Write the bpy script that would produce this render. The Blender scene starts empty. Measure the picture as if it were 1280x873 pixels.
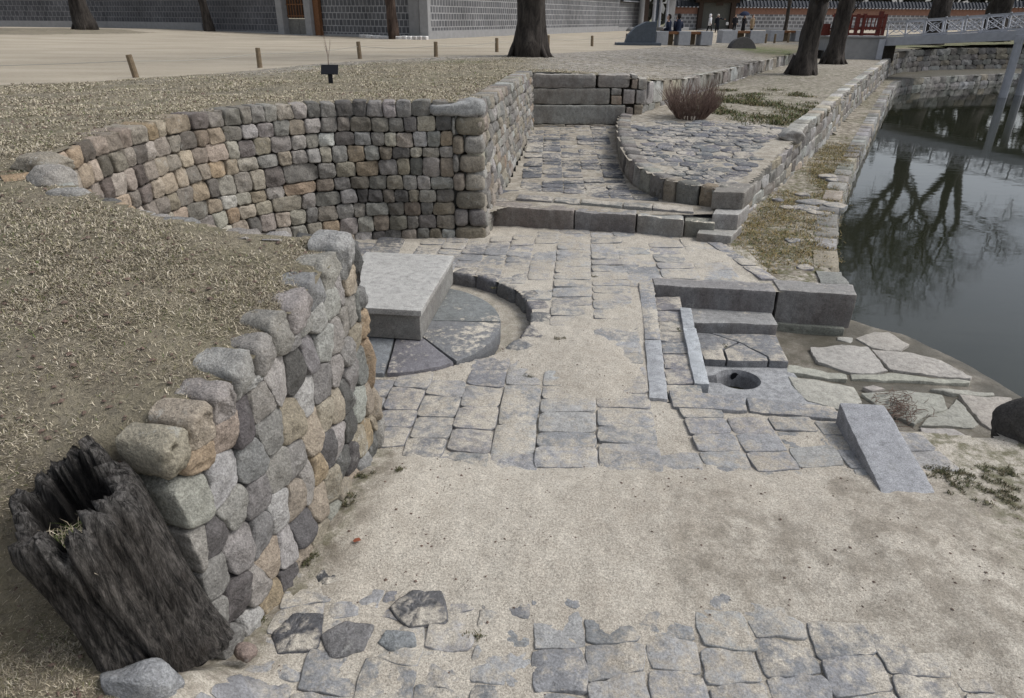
import bpy, bmesh, math, random
import numpy as np
from mathutils import Vector, Matrix, noise as mn

random.seed(7); rng = np.random.default_rng(7)
scene = bpy.context.scene
COL = scene.collection
R = math.radians

# ------------------------------------------------------------------ camera numbers
F_, CX_, CY_, ZC = 853.0, 640.0, 426.5, 1.4
TH = math.atan((CY_ - 21.0) / F_); ROLL = R(0.4)
def ray(px, py):
    u = (px - CX_) / F_; v = (py - CY_) / F_
    c, s = math.cos(ROLL), math.sin(ROLL)
    u, v = u * c + v * s, -u * s + v * c
    return Vector((u, math.cos(TH) - v * math.sin(TH), -math.sin(TH) - v * math.cos(TH)))

# ------------------------------------------------------------------ object helpers
def link(o, parent=None):
    COL.objects.link(o)
    if parent: o.parent = parent
    return o
def tag(o, label=None, cat=None, group=None, kind=None):
    if label: o['label'] = label
    if cat: o['category'] = cat
    if group: o['group'] = group
    if kind: o['kind'] = kind
    return o
def thing(name, label, cat, loc=(0, 0, 0), rz=0, group=None):
    o = bpy.data.objects.new(name, None); link(o)
    o.location = loc; o.rotation_euler = (0, 0, rz); o.empty_display_size = .1
    return tag(o, label, cat, group)
def copy_tree(o, parent=None):
    c = o.copy(); COL.objects.link(c); c.parent = parent
    for ch in list(o.children): copy_tree(ch, c)
    return c

class MB:
    """collects vertices, faces and a colour per vertex, then links them as one mesh"""
    def __init__(s): s.v = []; s.f = []; s.c = []
    def add(s, vs, fs, col=(.5, .5, .5)):
        n = len(s.v); s.v += [tuple(p) for p in vs]
        s.f += [tuple(i + n for i in f) for f in fs]
        s.c += [(*col[:3], 1.0)] * len(vs)
    def box(s, c, d, col=(.5, .5, .5), rz=0, M=None):
        x, y, z = [k / 2 for k in d]
        vs = [Vector((a * x, b * y, e * z)) for a in (-1, 1) for b in (-1, 1) for e in (-1, 1)]
        Rm = Matrix.Rotation(rz, 3, 'Z')
        vs = [Rm @ p + Vector(c) for p in vs]
        if M: vs = [M @ p for p in vs]
        s.add(vs, [(0, 1, 3, 2), (4, 6, 7, 5), (0, 4, 5, 1), (2, 3, 7, 6), (0, 2, 6, 4), (1, 5, 7, 3)], col)
    def tube(s, pts, rad, n=6, col=(.5, .5, .5), cap=True, wob=0):
        pts = [Vector(p) for p in pts]; vs = []; fs = []
        up = Vector((0, 0, 1)); prev = None
        for i, p in enumerate(pts):
            a = pts[max(i - 1, 0)]; b = pts[min(i + 1, len(pts) - 1)]
            t = (b - a)
            if t.length < 1e-9: t = Vector((0, 0, 1))
            t.normalize()
            if prev is None:
                x = t.cross(Vector((0, 1, 0)) if abs(t.y) < .9 else Vector((1, 0, 0))).normalized()
            else:
                x = prev - t * prev.dot(t)
                x = x.normalized() if x.length > 1e-6 else t.orthogonal().normalized()
            prev = x; y = t.cross(x)
            r = rad[i] if hasattr(rad, '__len__') else rad
            for k in range(n):
                an = 2 * math.pi * k / n
                rr = r * (1 + (wob * mn.noise(Vector((math.cos(an) * 1.7, math.sin(an) * 1.7, p.z * .8 + p.x))) if wob else 0))
                vs.append(p + (x * math.cos(an) + y * math.sin(an)) * rr)
        for i in range(len(pts) - 1):
            for k in range(n):
                a = i * n + k; b = i * n + (k + 1) % n
                fs.append((a, b, b + n, a + n))
        if cap:
            fs.append(tuple(range(n))[::-1]); m = (len(pts) - 1) * n
            fs.append(tuple(range(m, m + n)))
        s.add(vs, fs, col)
    def lathe(s, c, prof, n=16, col=(.5, .5, .5), sx=1, sy=1):
        vs = []; fs = []
        for r, z in prof:
            for k in range(n):
                a = 2 * math.pi * k / n
                vs.append((c[0] + r * math.cos(a) * sx, c[1] + r * math.sin(a) * sy, c[2] + z))
        for i in range(len(prof) - 1):
            for k in range(n):
                a = i * n + k; b = i * n + (k + 1) % n
                fs.append((a, b, b + n, a + n))
        fs.append(tuple(range(n))[::-1]); m = (len(prof) - 1) * n
        fs.append(tuple(range(m, m + n)))
        s.add(vs, fs, col)
    def build(s, name, mat, parent=None, smooth=False, bevel=0, autosmooth=None):
        me = bpy.data.meshes.new(name)
        me.from_pydata(s.v, [], s.f); me.update()
        a = me.color_attributes.new('col', 'FLOAT_COLOR', 'POINT')
        a.data.foreach_set('color', np.array(s.c, dtype=np.float32).ravel())
        if smooth: me.polygons.foreach_set('use_smooth', [True] * len(me.polygons))
        me.materials.append(mat)
        o = bpy.data.objects.new(name, me); link(o, parent)
        bm = bmesh.new(); bm.from_mesh(me); bmesh.ops.recalc_face_normals(bm, faces=bm.faces); bm.to_mesh(me); bm.free()
        if bevel:
            b = o.modifiers.new('bevel', 'BEVEL'); b.width = bevel; b.segments = 2; b.limit_method = 'ANGLE'; b.angle_limit = R(40)
        return o

# ------------------------------------------------------------------ node helpers
class NT:
    def __init__(s, name):
        s.m = bpy.data.materials.new(name); s.m.use_nodes = True
        s.t = s.m.node_tree; s.b = s.t.nodes['Principled BSDF']; s.o = s.t.nodes['Material Output']
        s.b.inputs['Specular IOR Level'].default_value = .25
        s.b.inputs['Roughness'].default_value = .9
        s.co = s.t.nodes.new('ShaderNodeTexCoord').outputs['Object']
    def put(s, sock, v):
        if isinstance(v, bpy.types.NodeSocket): s.t.links.new(v, sock)
        elif v is not None:
            if hasattr(v, '__len__') and len(v) == 3 and sock.type == 'RGBA': v = (*v, 1)
            sock.default_value = v
    def noise(s, scale, detail=4, rough=.6, vec=None, dist=0):
        n = s.t.nodes.new('ShaderNodeTexNoise'); s.put(n.inputs['Vector'], vec or s.co)
        n.inputs['Scale'].default_value = scale; n.inputs['Detail'].default_value = detail
        n.inputs['Roughness'].default_value = rough; n.inputs['Distortion'].default_value = dist
        return n.outputs['Fac']
    def voro(s, scale, feature='F1', vec=None, out='Distance', rnd=1):
        n = s.t.nodes.new('ShaderNodeTexVoronoi'); n.feature = feature; s.put(n.inputs['Vector'], vec or s.co)
        n.inputs['Scale'].default_value = scale; n.inputs['Randomness'].default_value = rnd
        return n.outputs[out]
    def ramp(s, fac, stops, interp='LINEAR'):
        n = s.t.nodes.new('ShaderNodeValToRGB'); s.put(n.inputs[0], fac); n.color_ramp.interpolation = interp
        e = n.color_ramp.elements
        while len(e) < len(stops): e.new(.5)
        for el, (p, c) in zip(e, stops):
            el.position = p
            el.color = (c, c, c, 1) if not hasattr(c, '__len__') else (*c[:3], 1)
        return n.outputs[0]
    def mix(s, fac, a, b, mode='MIX'):
        n = s.t.nodes.new('ShaderNodeMix'); n.data_type = 'RGBA'; n.blend_type = mode
        s.put(n.inputs[0], fac); s.put(n.inputs[6], a); s.put(n.inputs[7], b)
        return n.outputs[2]
    def math(s, op, a, b=None, clamp=False):
        n = s.t.nodes.new('ShaderNodeMath'); n.operation = op; n.use_clamp = clamp
        s.put(n.inputs[0], a)
        if b is not None: s.put(n.inputs[1], b)
        return n.outputs[0]
    def attr(s, name='col'):
        n = s.t.nodes.new('ShaderNodeAttribute'); n.attribute_name = name; return n
    def sep(s, c):
        n = s.t.nodes.new('ShaderNodeSeparateColor'); s.put(n.inputs[0], c); return n.outputs
    def geo(s): return s.t.nodes.new('ShaderNodeNewGeometry').outputs
    def mapping(s, scale, vec=None):
        n = s.t.nodes.new('ShaderNodeMapping'); s.put(n.inputs['Vector'], vec or s.co); n.inputs['Scale'].default_value = scale
        return n.outputs[0]
    def bump(s, h, strength=.5, dist=.02):
        n = s.t.nodes.new('ShaderNodeBump'); s.put(n.inputs['Height'], h)
        n.inputs['Strength'].default_value = strength; n.inputs['Distance'].default_value = dist
        s.t.links.new(n.outputs[0], s.b.inputs['Normal'])
    def color(s, c): s.put(s.b.inputs['Base Color'], c)
    def rough(s, r): s.put(s.b.inputs['Roughness'], r)

SAND1, SAND2 = (.43, .385, .32), (.60, .555, .475)
def sand_color(n):
    big = n.noise(.9, 4); fine = n.noise(70, 3, .7); mid = n.noise(7, 5, .65)
    c = n.mix(n.ramp(n.math('ADD', n.math('MULTIPLY', big, .5), n.math('MULTIPLY', mid, .5)), [(.34, 0.), (.66, 1.)]), SAND1, SAND2)
    c = n.mix(n.ramp(fine, [(.3, .75), (.7, 1.12)]), (0, 0, 0), c, 'MIX') if False else n.mix(1, n.mix(1, c, n.ramp(fine, [(.32, .62), (.66, 1.06)]), 'MULTIPLY'), n.ramp(n.sep(n.voro(190, out='Color'))[0], [(0, .70), (.5, 1.0), (1, 1.22)]), 'MULTIPLY')
    peb = n.voro(85, out='Distance'); pm = n.noise(3, 3)
    spots = n.math('MULTIPLY', n.ramp(peb, [(.18, 1.), (.27, 0.)]), n.ramp(pm, [(.48, 0.), (.64, 1.)]))
    c = n.mix(n.math('MULTIPLY', spots, .75), c, n.mix(n.sep(n.voro(85, out='Color'))[1], (.10, .09, .08), (.50, .48, .45)))
    return c, fine, peb

def stone_material(name, speckle=.35, stain=.5, bump=.6, fine_scale=60, dust=0.0, moss=0.25, attr=True, base=(.3, .29, .27), lichen=.3, wear=0):
    n = NT(name)
    base = n.attr('col').outputs['Color'] if attr else base
    n1 = n.noise(3.2, 6, .65); n2 = n.noise(14, 6, .7); n3 = n.noise(fine_scale, 4, .75); n4 = n.noise(1.4, 5, .6)
    c = n.mix(1, base, n.ramp(n2, [(.28, .62), (.52, 1.0), (.78, 1.3)]), 'MULTIPLY')
    sp = n.ramp(n3, [(.33, 1 - speckle), (.5, 1.0), (.68, 1 + speckle)])
    c = n.mix(1, c, sp, 'MULTIPLY')
    gr = n.voro(fine_scale * 2.2, out='Color')
    c = n.mix(speckle * .45, c, n.mix(1, c, n.ramp(n.sep(gr)[0], [(0, .55), (1, 1.5)]), 'MULTIPLY'))
    dark = n.ramp(n.math('ADD', n.math('MULTIPLY', n1, .6), n.math('MULTIPLY', n2, .4)), [(.53, 0.), (.63, 1.)])
    c = n.mix(n.math('MULTIPLY', dark, stain), c, n.mix(1, c, (.30, .29, .28), 'MULTIPLY'))
    lic = n.math('MULTIPLY', n.ramp(n.noise(9, 7, .75, dist=.4), [(.56, 0.), (.62, 1.)]), n.ramp(n4, [(.45, 0.), (.6, 1.)]))
    c = n.mix(n.math('MULTIPLY', lic, lichen), c, (.46, .46, .43))
    if moss:
        ms = n.math('MULTIPLY', n.ramp(n.noise(1.1, 3), [(.55, 0.), (.72, 1.)]), n.ramp(n2, [(.42, 0.), (.62, 1.)]))
        c = n.mix(n.math('MULTIPLY', ms, moss), c, (.07, .066, .045))
    if dust:
        up = n.sep(n.geo()['Normal'])[2]
        d = n.math('MULTIPLY', n.ramp(up, [(.75, 0.), (.93, 1.)]), n.ramp(n.math('ADD', n.math('MULTIPLY', n.noise(1.7, 4), .55), n.math('MULTIPLY', n.noise(16, 5, .7), .45)), [(.60 - dust * .22, 0.), (.66 - dust * .16, 1.)]))
        sc_, _, _ = sand_color(n)
        c = n.mix(d, c, sc_)
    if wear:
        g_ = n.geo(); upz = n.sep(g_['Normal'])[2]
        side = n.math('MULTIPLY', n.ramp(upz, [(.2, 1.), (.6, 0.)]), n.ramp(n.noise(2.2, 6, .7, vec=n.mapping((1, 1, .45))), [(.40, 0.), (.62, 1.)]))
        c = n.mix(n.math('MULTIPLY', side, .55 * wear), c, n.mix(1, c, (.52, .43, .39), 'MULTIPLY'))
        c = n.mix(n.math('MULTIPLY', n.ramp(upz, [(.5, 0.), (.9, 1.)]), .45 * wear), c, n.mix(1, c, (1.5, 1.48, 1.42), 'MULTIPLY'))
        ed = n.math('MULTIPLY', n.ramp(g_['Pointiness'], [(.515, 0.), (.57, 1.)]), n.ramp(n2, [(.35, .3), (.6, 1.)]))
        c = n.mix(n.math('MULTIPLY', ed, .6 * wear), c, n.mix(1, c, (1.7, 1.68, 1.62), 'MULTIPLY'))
    n.color(c); n.rough(n.ramp(n2, [(.3, .8), (.7, .98)]))
    h = n.math('ADD', n.math('MULTIPLY', n2, 1.0), n.math('MULTIPLY', n3, .35))
    h = n.math('ADD', h, n.math('MULTIPLY', n1, 1.2))
    n.bump(h, bump, .03)
    return n.m

def flat_material(name, col, rough=.7, var=.25, scale=8, spec=.25, metal=0, bump=0):
    n = NT(name); v = n.noise(scale, 5, .65)
    n.color(n.mix(1, col, n.ramp(v, [(.25, 1 - var), (.75, 1 + var)]), 'MULTIPLY'))
    n.rough(rough); n.b.inputs['Specular IOR Level'].default_value = spec; n.b.inputs['Metallic'].default_value = metal
    if bump: n.bump(v, bump, .02)
    return n.m

M = {}
M['rubble'] = stone_material('rubble_stone', .36, .65, .9, 70, lichen=.45, moss=.35)
M['wallstone'] = stone_material('wall_stone', .3, .75, .8, 60, moss=.75, lichen=.25)
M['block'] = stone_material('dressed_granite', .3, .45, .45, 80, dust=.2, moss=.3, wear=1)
M['pave'] = stone_material('paving_granite', .35, .3, .55, 75, dust=.68, moss=.0, lichen=.1)
M['pave_dark'] = stone_material('dark_paving', .4, .3, .7, 60, dust=.58, moss=.1, lichen=.1)
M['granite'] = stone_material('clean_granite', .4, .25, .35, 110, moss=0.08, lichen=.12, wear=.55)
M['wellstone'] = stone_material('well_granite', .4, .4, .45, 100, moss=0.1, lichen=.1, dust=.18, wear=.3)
M['shore'] = stone_material('shore_flagstone', .2, .35, .6, 50, moss=0.2, lichen=.25)
M['pond'] = stone_material('pond_wall_stone', .3, .55, .6, 40, moss=.3)
M['plain'] = flat_material('plaster_grey', (.27, .27, .27), .9, .15, 3)
M['wood'] = flat_material('weathered_wood', (.17, .13, .085), .85, .35, 14, bump=.3)
M['redwood'] = flat_material('red_painted_wood', (.11, .024, .017), .7, .3, 10)
M['darkwood'] = flat_material('dark_wood', (.045, .03, .022), .7, .3, 10)
M['brownwood'] = flat_material('brown_wood', (.16, .075, .035), .7, .3, 10)
M['whitepaint'] = flat_material('grey_white_paint', (.42, .43, .46), .6, .15, 4)
M['rope'] = flat_material('pale_rope', (.35, .34, .3), .9, .1)
M['black'] = flat_material('black_metal', (.012, .013, .016), .5, .1)
M['slate'] = flat_material('slate_stone', (.07, .085, .105), .6, .2, 6)
M['tile'] = flat_material('roof_tile', (.045, .05, .06), .7, .25, 5)
M['render_red'] = flat_material('red_brick_band', (.24, .135, .10), .9, .2, 3)
M['twig'] = flat_material('dry_twig', (.14, .10, .08), .9, .4, 20)
M['skin'] = flat_material('skin', (.42, .27, .2), .6, .05)
def cloth(name, c): return flat_material(name, c, .9, .15, 12)

def bark(name, c1, c2, sc=6):
    n = NT(name)
    v = n.noise(sc, 6, .7, vec=n.mapping((1, 1, .22)), dist=.6); w = n.noise(1.2, 4)
    c = n.mix(n.ramp(v, [(.35, 0.), (.65, 1.)]), c1, c2)
    c = n.mix(1, c, n.ramp(w, [(.3, .7), (.7, 1.2)]), 'MULTIPLY')
    n.color(c); n.bump(v, 1.0, .06); return n.m
M['bark'] = bark('dark_bark', (.018, .015, .013), (.07, .06, .052))
M['bark_pine'] = bark('pine_bark', (.022, .015, .012), (.10, .07, .055), 5)

def stump_material():
    n = NT('charred_weathered_wood')
    base = n.attr('col').outputs['Color']
    g = n.noise(20, 8, .8, vec=n.mapping((1.6, 1.6, .20)), dist=.8); w = n.noise(3.2, 6, .7); fb = n.noise(95, 4, .8, vec=n.mapping((1, 1, .16)), dist=.3)
    c = n.mix(n.ramp(g, [(.38, 0.), (.48, .4), (.60, 1.)]), (.012, .011, .010), base)
    c = n.mix(1, c, n.ramp(fb, [(.3, .35), (.7, 1.5)]), 'MULTIPLY')
    c = n.mix(n.ramp(w, [(.48, 0.), (.66, .85)]), c, n.mix(1, c, (.30, .27, .25), 'MULTIPLY'))
    n.color(c); n.rough(.9)
    n.bump(n.math('ADD', n.math('MULTIPLY', g, 1.4), n.math('MULTIPLY', fb, .35)), 1.0, .05); return n.m
M['stump'] = stump_material()

def sand_material():
    n = NT('sandy_floor'); c, fine, peb = sand_color(n)
    m = n.sep(n.attr('col').outputs['Color'])
    dirt = n.math('MULTIPLY', m[0], n.ramp(n.noise(6, 6, .7), [(.38, 0.), (.6, 1.)]))
    c = n.mix(dirt, c, n.mix(n.noise(30, 4), (.10, .085, .065), (.20, .17, .13)))
    gr = n.math('MULTIPLY', m[1], n.ramp(n.noise(9, 6, .7), [(.45, 0.), (.6, 1.)]))
    c = n.mix(gr, c, n.mix(n.noise(40, 4), (.06, .065, .03), (.16, .15, .08)))
    wet_and_shade = m[2]  # wet mud, and the tree shade painted on the far ledge
    c = n.mix(wet_and_shade, c, n.mix(n.noise(4, 5), (.045, .042, .032), (.10, .092, .07)))
    n.color(c); n.rough(n.math('SUBTRACT', .95, n.math('MULTIPLY', wet_and_shade, .5)))
    h = n.math('ADD', n.math('MULTIPLY', fine, .5), n.math('MULTIPLY', n.noise(12, 6, .7), 1.0))
    h = n.math('ADD', h, n.math('MULTIPLY', n.ramp(peb, [(.1, 1.), (.3, 0.)]), .25))
    n.bump(h, .55, .02); return n.m
M['sand'] = sand_material()

def ground_material():
    n = NT('lawn_and_path')
    m = n.sep(n.attr('col').outputs['Color'])            # r: path sand, g: green, b: bare litter
    a = n.noise(.7, 5, .6); b = n.noise(5, 6, .7); f = n.noise(38, 5, .75); st = n.noise(26, 5, .75, vec=n.mapping((1, .55, 1)))
    soil = n.mix(n.ramp(b, [(.35, 0.), (.65, 1.)]), (.125, .108, .086), (.27, .235, .185))
    straw = n.mix(n.ramp(f, [(.3, 0.), (.7, 1.)]), (.20, .17, .115), (.38, .33, .235))
    c = n.mix(n.ramp(n.math('ADD', n.math('MULTIPLY', a, .45), n.math('MULTIPLY', st, .55)), [(.38, 0.), (.62, 1.)]), soil, straw)
    ol = n.math('MULTIPLY', n.ramp(n.noise(1.6, 5, .65), [(.5, 0.), (.66, 1.)]), .5)
    c = n.mix(ol, c, n.mix(f, (.06, .06, .03), (.16, .15, .075)))
    c = n.mix(n.math('MULTIPLY', m[1], n.ramp(n.noise(2.5, 5, .7), [(.35, 0.), (.6, 1.)])), c, n.mix(f, (.05, .08, .022), (.17, .20, .07)))
    lit = n.mix(n.ramp(n.noise(5, 7, .85), [(.42, 0.), (.52, 1.)]), (.075, .06, .045), (.42, .39, .345))
    c = n.mix(n.math('MULTIPLY', m[2], n.ramp(n.noise(1.3, 5, .7), [(.3, .3), (.6, 1.)])), c, lit)
    ps = n.mix(n.ramp(n.noise(.35, 5, .6, vec=n.mapping((.5, 1.6, 1))), [(.3, 0.), (.7, 1.)]), (.36, .31, .235), (.50, .44, .345))
    ps = n.mix(1, ps, n.ramp(n.noise(9, 5, .7), [(.25, .86), (.75, 1.05)]), 'MULTIPLY')
    edge = n.math('ADD', m[0], n.math('MULTIPLY', n.math('SUBTRACT', n.noise(2.2, 6, .7), .5), .9))
    c = n.mix(n.ramp(edge, [(.42, 0.), (.58, 1.)]), c, ps)
    n.color(c); n.bump(n.math('ADD', f, n.math('MULTIPLY', b, .6)), .7, .05); return n.m
M['ground'] = ground_material()

def blade_material():
    n = NT('dry_grass_blades'); n.color(n.mix(1, n.attr('col').outputs['Color'], n.ramp(n.noise(30, 2), [(.3, .7), (.7, 1.2)]), 'MULTIPLY')); n.rough(.85)
    return n.m
M['blade'] = blade_material()

def water_material():
    n = NT('pond_water')
    n.color(n.mix(n.noise(.5, 3), (.016, .019, .012), (.026, .028, .018))); n.rough(.03)
    n.b.inputs['IOR'].default_value = 1.33; n.b.inputs['Specular IOR Level'].default_value = .5
    w = n.math('ADD', n.math('MULTIPLY', n.noise(2.2, 3, .5, vec=n.mapping((1, 1.6, 1))), .6), n.math('MULTIPLY', n.noise(.4, 2), 1.0))
    n.bump(w, .06, .04); return n.m
M['water'] = water_material()

def brick_material(name, c1, c2, mortar, bw, bh, ms, offset=.5):
    n = NT(name)
    sx = n.t.nodes.new('ShaderNodeSeparateXYZ'); n.put(sx.inputs[0], n.co)
    cx = n.t.nodes.new('ShaderNodeCombineXYZ'); n.put(cx.inputs[0], sx.outputs[0]); n.put(cx.inputs[1], sx.outputs[2])
    b = n.t.nodes.new('ShaderNodeTexBrick'); n.put(b.inputs['Vector'], cx.outputs[0])
    b.inputs['Color1'].default_value = (*c1, 1); b.inputs['Color2'].default_value = (*c2, 1); b.inputs['Mortar'].default_value = (*mortar, 1)
    b.inputs['Scale'].default_value = 1; b.inputs['Mortar Size'].default_value = ms; b.inputs['Brick Width'].default_value = bw
    b.inputs['Row Height'].default_value = bh; b.inputs['Mortar Smooth'].default_value = .1; b.offset = offset
    c = n.mix(1, b.outputs['Color'], n.ramp(n.noise(2, 6, .7), [(.3, .75), (.7, 1.15)]), 'MULTIPLY')
    c = n.mix(n.math('MULTIPLY', n.ramp(n.noise(.35, 5, .65, vec=n.mapping((1, 1, .35))), [(.42, 0.), (.66, 1.)]), .55), c, n.mix(1, c, (.5, .5, .5), 'MULTIPLY'))
    n.color(c); n.bump(n.math('SUBTRACT', 1, b.outputs['Fac']), .8, .04); return n.m
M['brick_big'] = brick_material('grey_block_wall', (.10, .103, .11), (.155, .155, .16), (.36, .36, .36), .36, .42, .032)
M['brick_shaded'] = brick_material('shaded_grey_block_wall', (.085, .088, .098), (.125, .127, .137), (.23, .23, .235), .36, .42, .026)  # darker copy of the block wall, tree shade put into its colours
M['brick_small'] = brick_material('patterned_wall', (.17, .17, .18), (.23, .23, .235), (.46, .46, .47), .62, .42, .07)

# ------------------------------------------------------------------ stone shapes
CUT = .14
def chaikin(p, it):
    for k in range(it):
        q = []; c = CUT if k == 0 else .25
        for i in range(len(p)):
            a, b = p[i], p[(i + 1) % len(p)]
            q.append((a[0] * (1 - c) + b[0] * c, a[1] * (1 - c) + b[1] * c)); q.append((a[0] * c + b[0] * (1 - c), a[1] * c + b[1] * (1 - c)))
        p = q
    return p
def resample(p, n):
    L = [0]
    m = len(p)
    for i in range(m): L.append(L[-1] + math.dist(p[i], p[(i + 1) % m]))
    out = []; j = 0
    for k in range(n):
        t = L[-1] * k / n
        while L[j + 1] < t: j += 1
        u = (t - L[j]) / max(L[j + 1] - L[j], 1e-9); a, b = p[j], p[(j + 1) % m]
        out.append((a[0] + (b[0] - a[0]) * u, a[1] + (b[1] - a[1]) * u))
    return out
def stone(mb, poly, fmap, depth, bulge, col, gap=.012, amp=.01, n=20, rnd=2, back=2, edge=.03, amp2=None, tilt=.0, facet=0):
    """rounded stone: outline poly (s,t) counter-clockwise, front pushed out by bulge, sides going back by depth"""
    cx = sum(p[0] for p in poly) / len(poly); cy = sum(p[1] for p in poly) / len(poly)
    rad = max(.03, sum(math.dist(p, (cx, cy)) for p in poly) / len(poly))
    k = max(.5, 1 - gap / rad)
    pl = [(cx + (x - cx) * k, cy + (y - cy) * k) for x, y in poly]
    pl = resample(chaikin(pl, rnd), n)
    sd = random.random() * 90
    e = min(edge / rad, .3)
    rings = [(.33, bulge * 1.0), (.62, bulge * .92), (1 - e * 1.3, bulge * .72), (1 - e * .4, bulge * .3), (1.0, -edge * .5)]
    rings += [(1.0 - .03 * j, -depth * j / back) for j in range(1, back + 1)]
    tx, ty = random.uniform(-tilt, tilt), random.uniform(-tilt, tilt)
    a2 = amp * 1.6 if amp2 is None else amp2
    fc = []
    if facet:
        for _ in range(4):
            an = random.uniform(0, 6.283); g = random.uniform(.25, .75) * facet
            fc.append((math.cos(an) * g, math.sin(an) * g, bulge * random.uniform(.35, .95)))
    fr = 1 / rad
    vs = [fmap(cx, cy, bulge)]; fs = []
    for f, d in rings:
        for (x, y) in pl:
            px, py = cx + (x - cx) * f, cy + (y - cy) * f
            q = Vector((px * 1.0, py * 1.0, d + sd))
            w = mn.noise(q * 1.3 * fr) * a2 + mn.noise(q * 4 * fr) * amp * .7 + mn.noise(q * 11 * fr) * amp * .35
            ox = mn.noise(q * 2 * fr + Vector((31, 0, 0))) * amp * f * 1.4; oy = mn.noise(q * 2 * fr + Vector((0, 47, 0))) * amp * f * 1.4
            if fc and d > -edge: d_ = min([d] + [max(o + gx * (px - cx) + gy * (py - cy), -edge * 1.5) for gx, gy, o in fc])
            else: d_ = d
            dd = d_ + (w + (px - cx) * tx + (py - cy) * ty) * (1 if d > -edge else .3)
            vs.append(fmap(px + ox, py + oy, dd))
    for i in range(n): fs.append((0, 1 + i, 1 + (i + 1) % n))
    for r_ in range(len(rings) - 1):
        for i in range(n):
            a = 1 + r_ * n + i; b = 1 + r_ * n + (i + 1) % n
            fs.append((a, a + n, b + n, b))
    mb.add(vs, fs, col)

def jit(c, v=.12, h=.03):
    k = 1 + random.uniform(-v, v)
    return tuple(max(.01, x * k * (1 + random.uniform(-h, h))) for x in c)
PAL = [((.27, .255, .23), 5), ((.295, .265, .22), 4), ((.21, .20, .185), 4), ((.12, .113, .105), 2.2), ((.36, .35, .325), 2), ((.29, .235, .17), .5), ((.25, .215, .17), 2)]
def pick(pal=PAL):
    c = random.choices([p[0] for p in pal], [p[1] for p in pal])[0]
    return jit(c)

class Path:
    def __init__(s, pts, side=1):
        s.p = [Vector((p[0], p[1])) for p in pts]
        s.L = [0]
        for a, b in zip(s.p, s.p[1:]): s.L.append(s.L[-1] + (b - a).length)
        s.len = s.L[-1]; s.side = side
    def at(s, t):
        t2 = min(max(t, 0), s.len - 1e-6); i = 0
        while s.L[i + 1] <= t2: i += 1
        a, b = s.p[i], s.p[i + 1]; u = (t - s.L[i]) / (s.L[i + 1] - s.L[i])
        pos = a + (b - a) * u
        def nrm(j):
            j = min(max(j, 0), len(s.p) - 2); d = (s.p[j + 1] - s.p[j]).normalized(); return Vector((d.y, -d.x))
        uu = min(max(u, 0), 1)
        n = nrm(i)
        if uu < .5: n = (nrm(i) * (.5 + uu) + nrm(i - 1) * (.5 - uu)).normalized()
        else: n = (nrm(i) * (1.5 - uu) + nrm(i + 1) * (uu - .5)).normalized()
        return pos, n * s.side
    def fmap(s, batter=0, z0=0, off=0):
        def f(t, z, d):
            pos, n = s.at(t); q = pos + n * (d + off - batter * (z - z0)); return (q.x, q.y, z)
        return f
def smooth_path(pts, it=2):
    p = [Vector(q) for q in pts]
    for _ in range(it):
        q = [p[0]]
        for a, b in zip(p, p[1:]): q += [a * .75 + b * .25, a * .25 + b * .75]
        q.append(p[-1]); p = q
    return [tuple(v) for v in p]
def lerp_fn(xs, ys): return lambda t: float(np.interp(t, xs, ys))

def coursed(mb, path, bot, top, n, wr, depth, bulge, pal=PAL, gap=.012, amp=.01, nn=16, start=0, end=None, wavy=.03, batter=.04, topdepth=None, big=None, rnd=2, edge=.03, facet=.5, rj=1.0, tint=None):
    end = path.len if end is None else end
    fm = path.fmap(batter, -1.6)
    fr = sorted([i / n + (random.uniform(-.25, .25) * rj / n if 0 < i < n else 0) for i in range(n + 1)])
    def zrow(i, s):
        b, t = bot(s), top(s)
        return b + (t - b) * fr[i] + (mn.noise(Vector((s * .9, i * 7.3, 1))) * wavy if 0 < i < n else (mn.noise(Vector((s * 2.2, 3, 9))) * wavy * .5 if i == n else 0))
    for i in range(n):
        s = start; j0 = 0
        while s < end - .02:
            w = random.uniform(*wr)
            if big and random.random() < big: w *= 1.8
            if end - (s + w) < wr[0] * .7: w = end - s
            j1 = random.uniform(-.03, .03) if s + w < end - .02 else 0
            dz = random.uniform(-.008, .008)
            poly = [(s + j0, zrow(i, s)), (s + w * .5, zrow(i, s + w * .5) + random.uniform(-.008, .008)), (s + w + j1, zrow(i, s + w)),
                    (s + w + j1 * .2, zrow(i + 1, s + w) + dz), (s + w * .5, zrow(i + 1, s + w * .5) + random.uniform(-.012, .012)), (s + j0 * .2, zrow(i + 1, s) + dz)]
            stone(mb, poly, fm, topdepth if (topdepth and i == n - 1) else depth, bulge * random.uniform(.6, 1.3), tint(s, zrow(i, s), pick(pal)) if tint else pick(pal), gap, amp, nn, rnd, edge=edge, facet=facet)
            s += w; j0 = j1

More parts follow.
